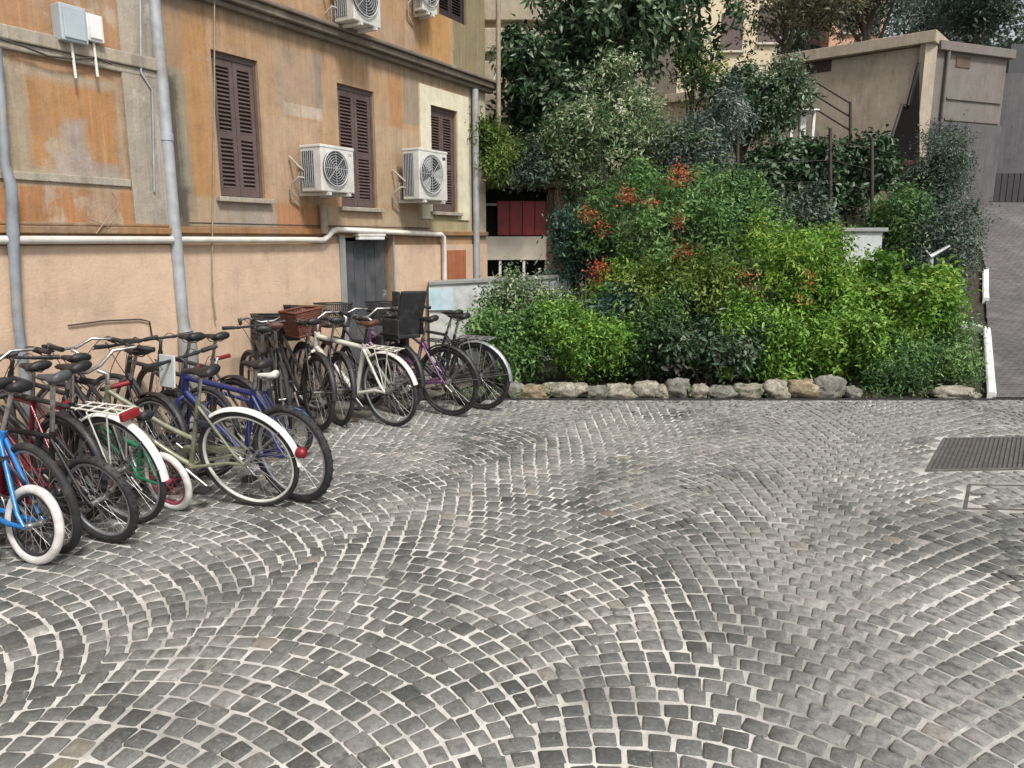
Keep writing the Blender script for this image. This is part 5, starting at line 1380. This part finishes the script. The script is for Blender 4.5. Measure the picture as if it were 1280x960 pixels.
# ------------------------------------------------------------------ rocks edging the bed
def rock(label, px, wpx, hpx, tone, seed):
    c = ground(px, 499); c.y = BED_Y + 0.10
    c = Vector((at(px, 495, c.y).x, c.y, 0))
    sc = c.y / F
    rng = np.random.default_rng(seed)
    hw, hd, hh = wpx * sc / 2 * 1.27, 0.11, hpx * sc * 0.84
    off = rng.uniform(0, 50, 3)
    vs, fs = [], []; nu, nv = 32, 20
    dirs = rng.normal(size=(9, 3)); dirs /= np.linalg.norm(dirs, axis=1, keepdims=True); cut = rng.uniform(.66, .92, 9)
    from mathutils import noise as mn
    for j in range(nv + 1):
        th = math.pi * j / nv
        for i in range(nu):
            ph = 2 * math.pi * i / nu
            d = np.array([math.sin(th) * math.cos(ph), math.sin(th) * math.sin(ph), math.cos(th)])
            r_ = 1.0 / max(abs(d[0]), abs(d[1]), abs(d[2])) ** 0.55
            for q in range(9):
                dt = d @ dirs[q]
                if dt > 0: r_ = min(r_, cut[q] * 1.12 / dt)
            nz = mn.noise(Vector(d * 2.2 + off)) * .22 + mn.noise(Vector(d * 5 + off)) * .15 + mn.noise(Vector(d * 12 + off)) * .08
            p = d * r_ * (1 + nz)
            vs.append((p[0] * hw * .93, p[1] * hd, p[2] * hh * .5 + hh * .46))
    for j in range(nv):
        for i in range(nu): fs.append((j * nu + i, (j + 1) * nu + i, (j + 1) * nu + (i + 1) % nu, j * nu + (i + 1) % nu))
    mb = MB(); mb.add(vs, fs, True)
    o = mb.build('rock', M['rock_' + tone]); o.location = c - Vector((0, 0, 0.02))
    tag(o, label, 'rock', 'rocks edging the flower bed')
def rock_mat(nm, c1, c2, c3):
    m, t, b = nodes(nm); v = coords(t)
    oi = N(t, 'ShaderNodeObjectInfo'); ad = N(t, 'ShaderNodeVectorMath', operation='ADD'); t.links.new(v, ad.inputs[0])
    sc_ = N(t, 'ShaderNodeVectorMath', operation='SCALE'); sc_.inputs['Scale'].default_value = 37.0
    cb = N(t, 'ShaderNodeCombineXYZ'); t.links.new(oi.outputs['Random'], cb.inputs[0]); t.links.new(oi.outputs['Random'], cb.inputs[1]); t.links.new(cb.outputs[0], sc_.inputs[0]); t.links.new(sc_.outputs[0], ad.inputs[1])
    f = noise(t, ad.outputs[0], 14, 8, .75, .3)
    c = ramp(t, f, [(0.3, c1), (0.5, c2), (0.66, c3)])
    c = mix(t, ramp(t, noise(t, ad.outputs[0], 6, 5, .7), [(.5, g(0)), (.66, g(.65))]), c, (.10, .105, .07))
    t.links.new(c, b.inputs['Base Color']); b.inputs['Roughness'].default_value = .95
    bump(t, b, noise(t, ad.outputs[0], 30, 8, .8), .9, .02)
    M['rock_' + nm.split('_')[1]] = m
rock_mat('stone_pale', (.09, .08, .062), (.29, .265, .21), (.50, .475, .40))
rock_mat('stone_grey', (.08, .08, .068), (.19, .185, .16), (.33, .32, .28))
rock_mat('stone_ochre', (.10, .075, .05), (.27, .20, .125), (.44, .40, .32))
RK = [('mossy grey rock at the bicycle end of the edging', 645, 24, 27, 'grey'), ('low ochre streaked rock beside the mossy end rock', 668, 34, 23, 'ochre'),
      ('widest rock of the left half, pale along its top', 707, 52, 26, 'pale'), ('small plain grey rock right of the widest pale one', 748, 28, 21, 'grey'),
      ('crumbly whitish rock with dark hollows, fifth from the bicycles', 778, 36, 25, 'pale'), ('tall whitish rock between the crumbly rock and a narrow sliver', 806, 30, 30, 'pale'),
      ('narrowest upright sliver of pale rock in the edging', 826, 15, 23, 'pale'), ('smooth pointed grey rock right of the narrow sliver', 846, 27, 33, 'grey'),
      ('chunky white rock right of the pointed grey one', 873, 26, 25, 'pale'), ('flat topped greenish grey rock near the middle of the edging', 901, 32, 23, 'grey'),
      ('broad pale rock just right of the flat greenish one', 934, 34, 25, 'pale'), ('rounded pale rock left of the large ochre one', 968, 29, 31, 'pale'),
      ('large ochre stained rock in the right half of the edging', 1000, 36, 31, 'ochre'), ('tallest porous grey rock beside the large ochre one', 1034, 36, 37, 'grey'),
      ('small dark rock half under the green ground cover', 1062, 22, 20, 'grey'), ('lone pale rock at the corner near the white kerb', 1186, 48, 21, 'pale'), ('tiny pale stone at the foot of the white kerb', 1213, 18, 11, 'pale')]
for i, (lb, px, wpx, hpx, tone) in enumerate(RK): rock(lb, px, wpx, hpx, tone, 100 + i)

# ------------------------------------------------------------------ plants of the bed, front to back
P = plant
P('shrub', 'rounded green shrub at the left end of the bed behind the farthest bicycle', 'shrub', 630, 432, 8.9, 62, 52, 'mid', 8500, .065, .028, 1)
P('shrub', 'bright green feathery shrub in the left half of the bed', 'shrub', 712, 425, 8.75, 78, 58, 'bright', 12000, .06, .024, 2, nblob=20)
P('shrub', 'fine leaved green shrub against the low white wall', 'shrub', 672, 380, 9.6, 88, 36, 'pale', 8000, .055, .024, 3)
P('shrub', 'dark blue green spiky shrub in the middle of the bed', 'shrub', 775, 405, 9.3, 58, 66, 'bluegreen', 7000, .12, .024, 4)
P('shrub', 'green shrub with orange new leaves right of the bed centre', 'shrub', 862, 375, 9.2, 88, 62, 'yellowgreen', 11500, .062, .027, 5, nblob=20, extra=[('new_leaves', 'orange', [(930, 345, 20, 60, -.35), (945, 372, 14, 30, -.35)], .05, .022)])
P('shrub', 'low dark shrub with mauve grey leaves just behind the rocks', 'shrub', 880, 440, 8.55, 72, 44, 'dark', 6500, .075, .032, 6, extra=[('grey_leaves', 'purple', [(905, 445, 26, 130, -.2), (930, 440, 18, 80, -.22), (845, 455, 18, 60, -.2)], .06, .035), ('pale_rosette', 'yellowgreen', [(908, 467, 9, 70, -.3)], .07, .025)])
P('shrub', 'tall yellow green shrub with the highest top of the bed', 'shrub', 1000, 345, 9.4, 92, 76, 'lime', 14000, .062, .026, 7, nblob=20, lumpy=.38, extra=[('new_leaves', 'orange', [(1010, 345, 16, 45, -.6), (1000, 375, 12, 25, -.65)], .05, .022)])
P('shrub', 'leafy green shrub below the tall yellow green one', 'shrub', 975, 428, 8.75, 92, 54, 'bright', 12000, .062, .028, 8, nblob=20)
P('shrub', 'broad leaved yellow green shrub at the right of the bed', 'shrub', 1105, 385, 9.0, 100, 58, 'lime', 12500, .075, .042, 9, nblob=20, lumpy=.38)
P('shrub', 'fresh green bush between the yellow green shrub and the ground cover', 'shrub', 1060, 430, 8.6, 88, 50, 'bright', 11000, .065, .028, 10, nblob=20)
P('shrub', 'thin green filler bush between the spiky shrub and the mauve leaved one', 'shrub', 808, 425, 8.8, 50, 52, 'mid', 6000, .06, .026, 41)
P('shrub', 'fresh green shrub in front of the spiky blue green one', 'shrub', 790, 372, 9.6, 60, 44, 'bright', 7000, .06, .026, 45)
P('shrub', 'lime green shrub filling the slope between the two yellow green ones', 'shrub', 1052, 372, 9.2, 60, 40, 'lime', 8000, .06, .026, 46)
P('shrub', 'bright green shrub behind the ferny ground cover, nearest the metal post', 'shrub', 1158, 402, 9.1, 52, 44, 'bright', 7500, .058, .022, 47)
P('shrub', 'small bright shrub at the foot of the tall yellow green one, above the rocks', 'shrub', 930, 405, 8.9, 58, 52, 'bright', 8000, .06, .026, 48)
P('ground_cover', 'fine ferny ground cover spilling over the right corner of the bed', 'ground cover', 1135, 464, 8.4, 92, 44, 'mid', 14000, .055, .018, 11, stem_r=.006, nblob=22, shoots=.05)
P('shrub', 'dusky green bush by the white kerb at the right end of the bed', 'shrub', 1168, 425, 8.9, 42, 52, 'mid', 7500, .05, .018, 12, shoots=.05)
red = [(850, 218, 19, 300, -.95), (785, 245, 16, 220, -.95), (848, 275, 12, 130, -1.0), (852, 318, 19, 280, -1.1), (748, 338, 19, 260, -1.05), (735, 268, 14, 130, -.9), (752, 285, 12, 90, -.9), (815, 255, 13, 110, -.95), (948, 290, 15, 150, -.85)]
P('flowering_shrub', 'tall shrub dotted with red flower heads in the middle of the bed', 'shrub', 845, 288, 10.4, 136, 104, 'mid', 19000, .07, .03, 13, nblob=22, extra=[('blossom', 'red', [(q[0], q[1], q[2], int(q[3] * .75), q[4])], .034, .022) for q in red])
P('shrub', 'dark shrub under the left of the red flowering one', 'shrub', 735, 305, 10.7, 62, 78, 'bluegreen', 9000, .09, .028, 14)
P('shrub', 'fern like shrub with pale fronds amid the red flowers', 'shrub', 800, 310, 10.0, 34, 40, 'pale', 2200, .09, .022, 42)
P('shrub', 'bright leaved shrub right of the red flowering one, below the fence', 'shrub', 925, 265, 10.8, 52, 50, 'mid', 6000, .065, .03, 43)
P('shrub', 'pale flecked shrub with narrow leaves above the red flowers', 'shrub', 785, 172, 11.9, 112, 86, 'pale', 20000, .075, .025, 15, nblob=22)
P('shrub', 'grey blue leaved shrub right of the pale flecked one', 'shrub', 875, 190, 11.6, 64, 90, 'greyblue', 12000, .075, .026, 16)
P('shrub', 'pale flecked shrub leaning against the shed', 'shrub', 715, 200, 11.5, 56, 84, 'pale', 10000, .07, .028, 17, dx=.3)
P('climber', 'yellow green climber on the left end of the shed roof', 'climber', 622, 190, 11.5, 42, 44, 'yellowgreen', 5500, .065, .028, 18, stem_r=0, base=2.35)
P('climber', 'drab grey green creeper draped over the middle of the shed roof', 'climber', 662, 205, 11.4, 26, 38, 'greygreen', 3000, .07, .03, 19, stem_r=0, base=2.2)
P('tree', 'large dark evergreen tree filling the top middle of the view', 'tree', 768, 25, 13.0, 124, 96, 'dark', 15000, .15, .062, 20, nblob=34, lumpy=.5, trunk=.13, crown='crown', clump=.09, tx=.5)
P('tree', 'smaller dark glossy tree at the corner of the orange facade', 'tree', 678, 108, 12.6, 74, 76, 'dark', 9500, .13, .058, 21, nblob=20, trunk=.06, crown='crown', tx=1.2)
P('tree', 'dense deep green tree left of the stair railing', 'tree', 932, 118, 13.2, 68, 66, 'dark', 13000, .075, .035, 22, trunk=.08, crown='crown', shoots=.05)
P('tree', 'yellow tinted thin tree in the gap before the cream house', 'tree', 868, 85, 14.5, 40, 46, 'yellowgreen', 3200, .075, .032, 23, trunk=.05, crown='crown')
P('hedge', 'dark hedge covering the wire fence below the garage', 'hedge', 1000, 226, 12.4, 112, 50, 'dark', 14000, .10, .058, 24, nblob=26, lumpy=.5, shoots=.05)
P('hedge', 'dark hedge right of the wire fence, under the dark triangular panel', 'hedge', 1080, 214, 12.3, 42, 44, 'dark', 6000, .10, .058, 25, shoots=.05)
P('shrub', 'low mixed scrub below the wire fence', 'shrub', 1000, 275, 11.2, 92, 34, 'greygreen', 7500, .075, .032, 26)
P('conifer', 'narrow dark conifer at the corner of the garage', 'tree', 1166, 215, 12.8, 32, 74, 'greygreen', 17000, .055, .018, 27, nblob=26, lumpy=.75, trunk=.05, crown='crown', droop=.0, shoots=0, clump=.07)
P('shrub', 'rounded dark grey green bush beside the upper kerb', 'shrub', 1170, 312, 11.4, 60, 60, 'greygreen', 18000, .055, .026, 28, nblob=26, lumpy=.72, shoots=.05)
P('shrub', 'mid green bush below the pier with the red cap', 'shrub', 1120, 280, 11.3, 42, 44, 'mid', 5000, .065, .028, 29)
P('tree', 'tall thin leaved tree behind the left end of the garage roof', 'tree', 985, 5, 20, 88, 72, 'olive', 13000, .12, .045, 30, nblob=22, trunk=.12, crown='crown', clump=.15)
P('tree', 'dark broad tree behind the middle of the garage roof', 'tree', 1090, -20, 22, 84, 78, 'greygreen', 12000, .13, .055, 31, nblob=20, trunk=.14, crown='crown', clump=.15)
P('tree', 'airy grey green tree at the top right corner', 'tree', 1225, 5, 23, 88, 64, 'greygreen', 11000, .13, .055, 32, nblob=20, trunk=.14, crown='crown', clump=.18)
P('tree', 'loose pale tree between the two darker trees above the garage', 'tree', 1160, 10, 26, 62, 58, 'greyblue', 6500, .14, .055, 33, trunk=.14, crown='crown', clump=.2)
# far wood beyond everything, one mass
rng = np.random.default_rng(5)
allp, alln, allt = [], [], []
for i in range(22):
    c = at(700 + i * 38 + rng.uniform(-12, 12), 120 + rng.uniform(-18, 18), 46 + rng.uniform(-4, 6))
    p_, n_, t_, _, _ = crown_points(c, (2.6, 2.4, 5.0), 1500, rng, 12, .35)
    allp.append(p_); alln.append(n_); allt.append(t_)
fw_ = leaf_mesh('woodland', np.concatenate(allp), np.concatenate(alln), PAL['greygreen'], .45, .25, rng, np.concatenate(allt), None, (0, 0, 0))
tag(fw_, 'far grey green woodland behind the garage roof', 'trees', None, 'stuff')
# small weeds between the edging rocks, and a few fallen leaves on the paving
rng = np.random.default_rng(11)
wx = rng.uniform(KB.x - 6.0, KB.x - .15, 90)
pw = np.concatenate([np.stack([rng.normal(x_, .05, 16), rng.uniform(BED_Y + .0, BED_Y + .2, 16), rng.uniform(.0, .11, 16)], 1) for x_ in wx])
wd_o = leaf_mesh('edging_weeds', pw, np.tile([0, -.5, .8], (len(pw), 1)), PAL['mid'], .05, .014, rng, rng.normal(.45, .2, len(pw)), None, (0, 0, 0), -.5)
tag(wd_o, 'tiny weeds growing between the edging rocks', 'weeds', None, 'stuff')
nf = 260
pf = np.stack([rng.uniform(-2.6, 5.2, nf), BED_Y - .08 - np.abs(rng.normal(0, .45, nf)), np.full(nf, .014)], 1)
fl_o = leaf_mesh('leaf_litter', pf, np.tile([0, 0, 6.0], (nf, 1)), PAL['olive'], .05, .022, rng, rng.normal(.5, .25, nf), None, (0, 0, 0), 0)
tag(fl_o, 'fallen leaves scattered on the cobbles before the bed', 'leaves', None, 'stuff')
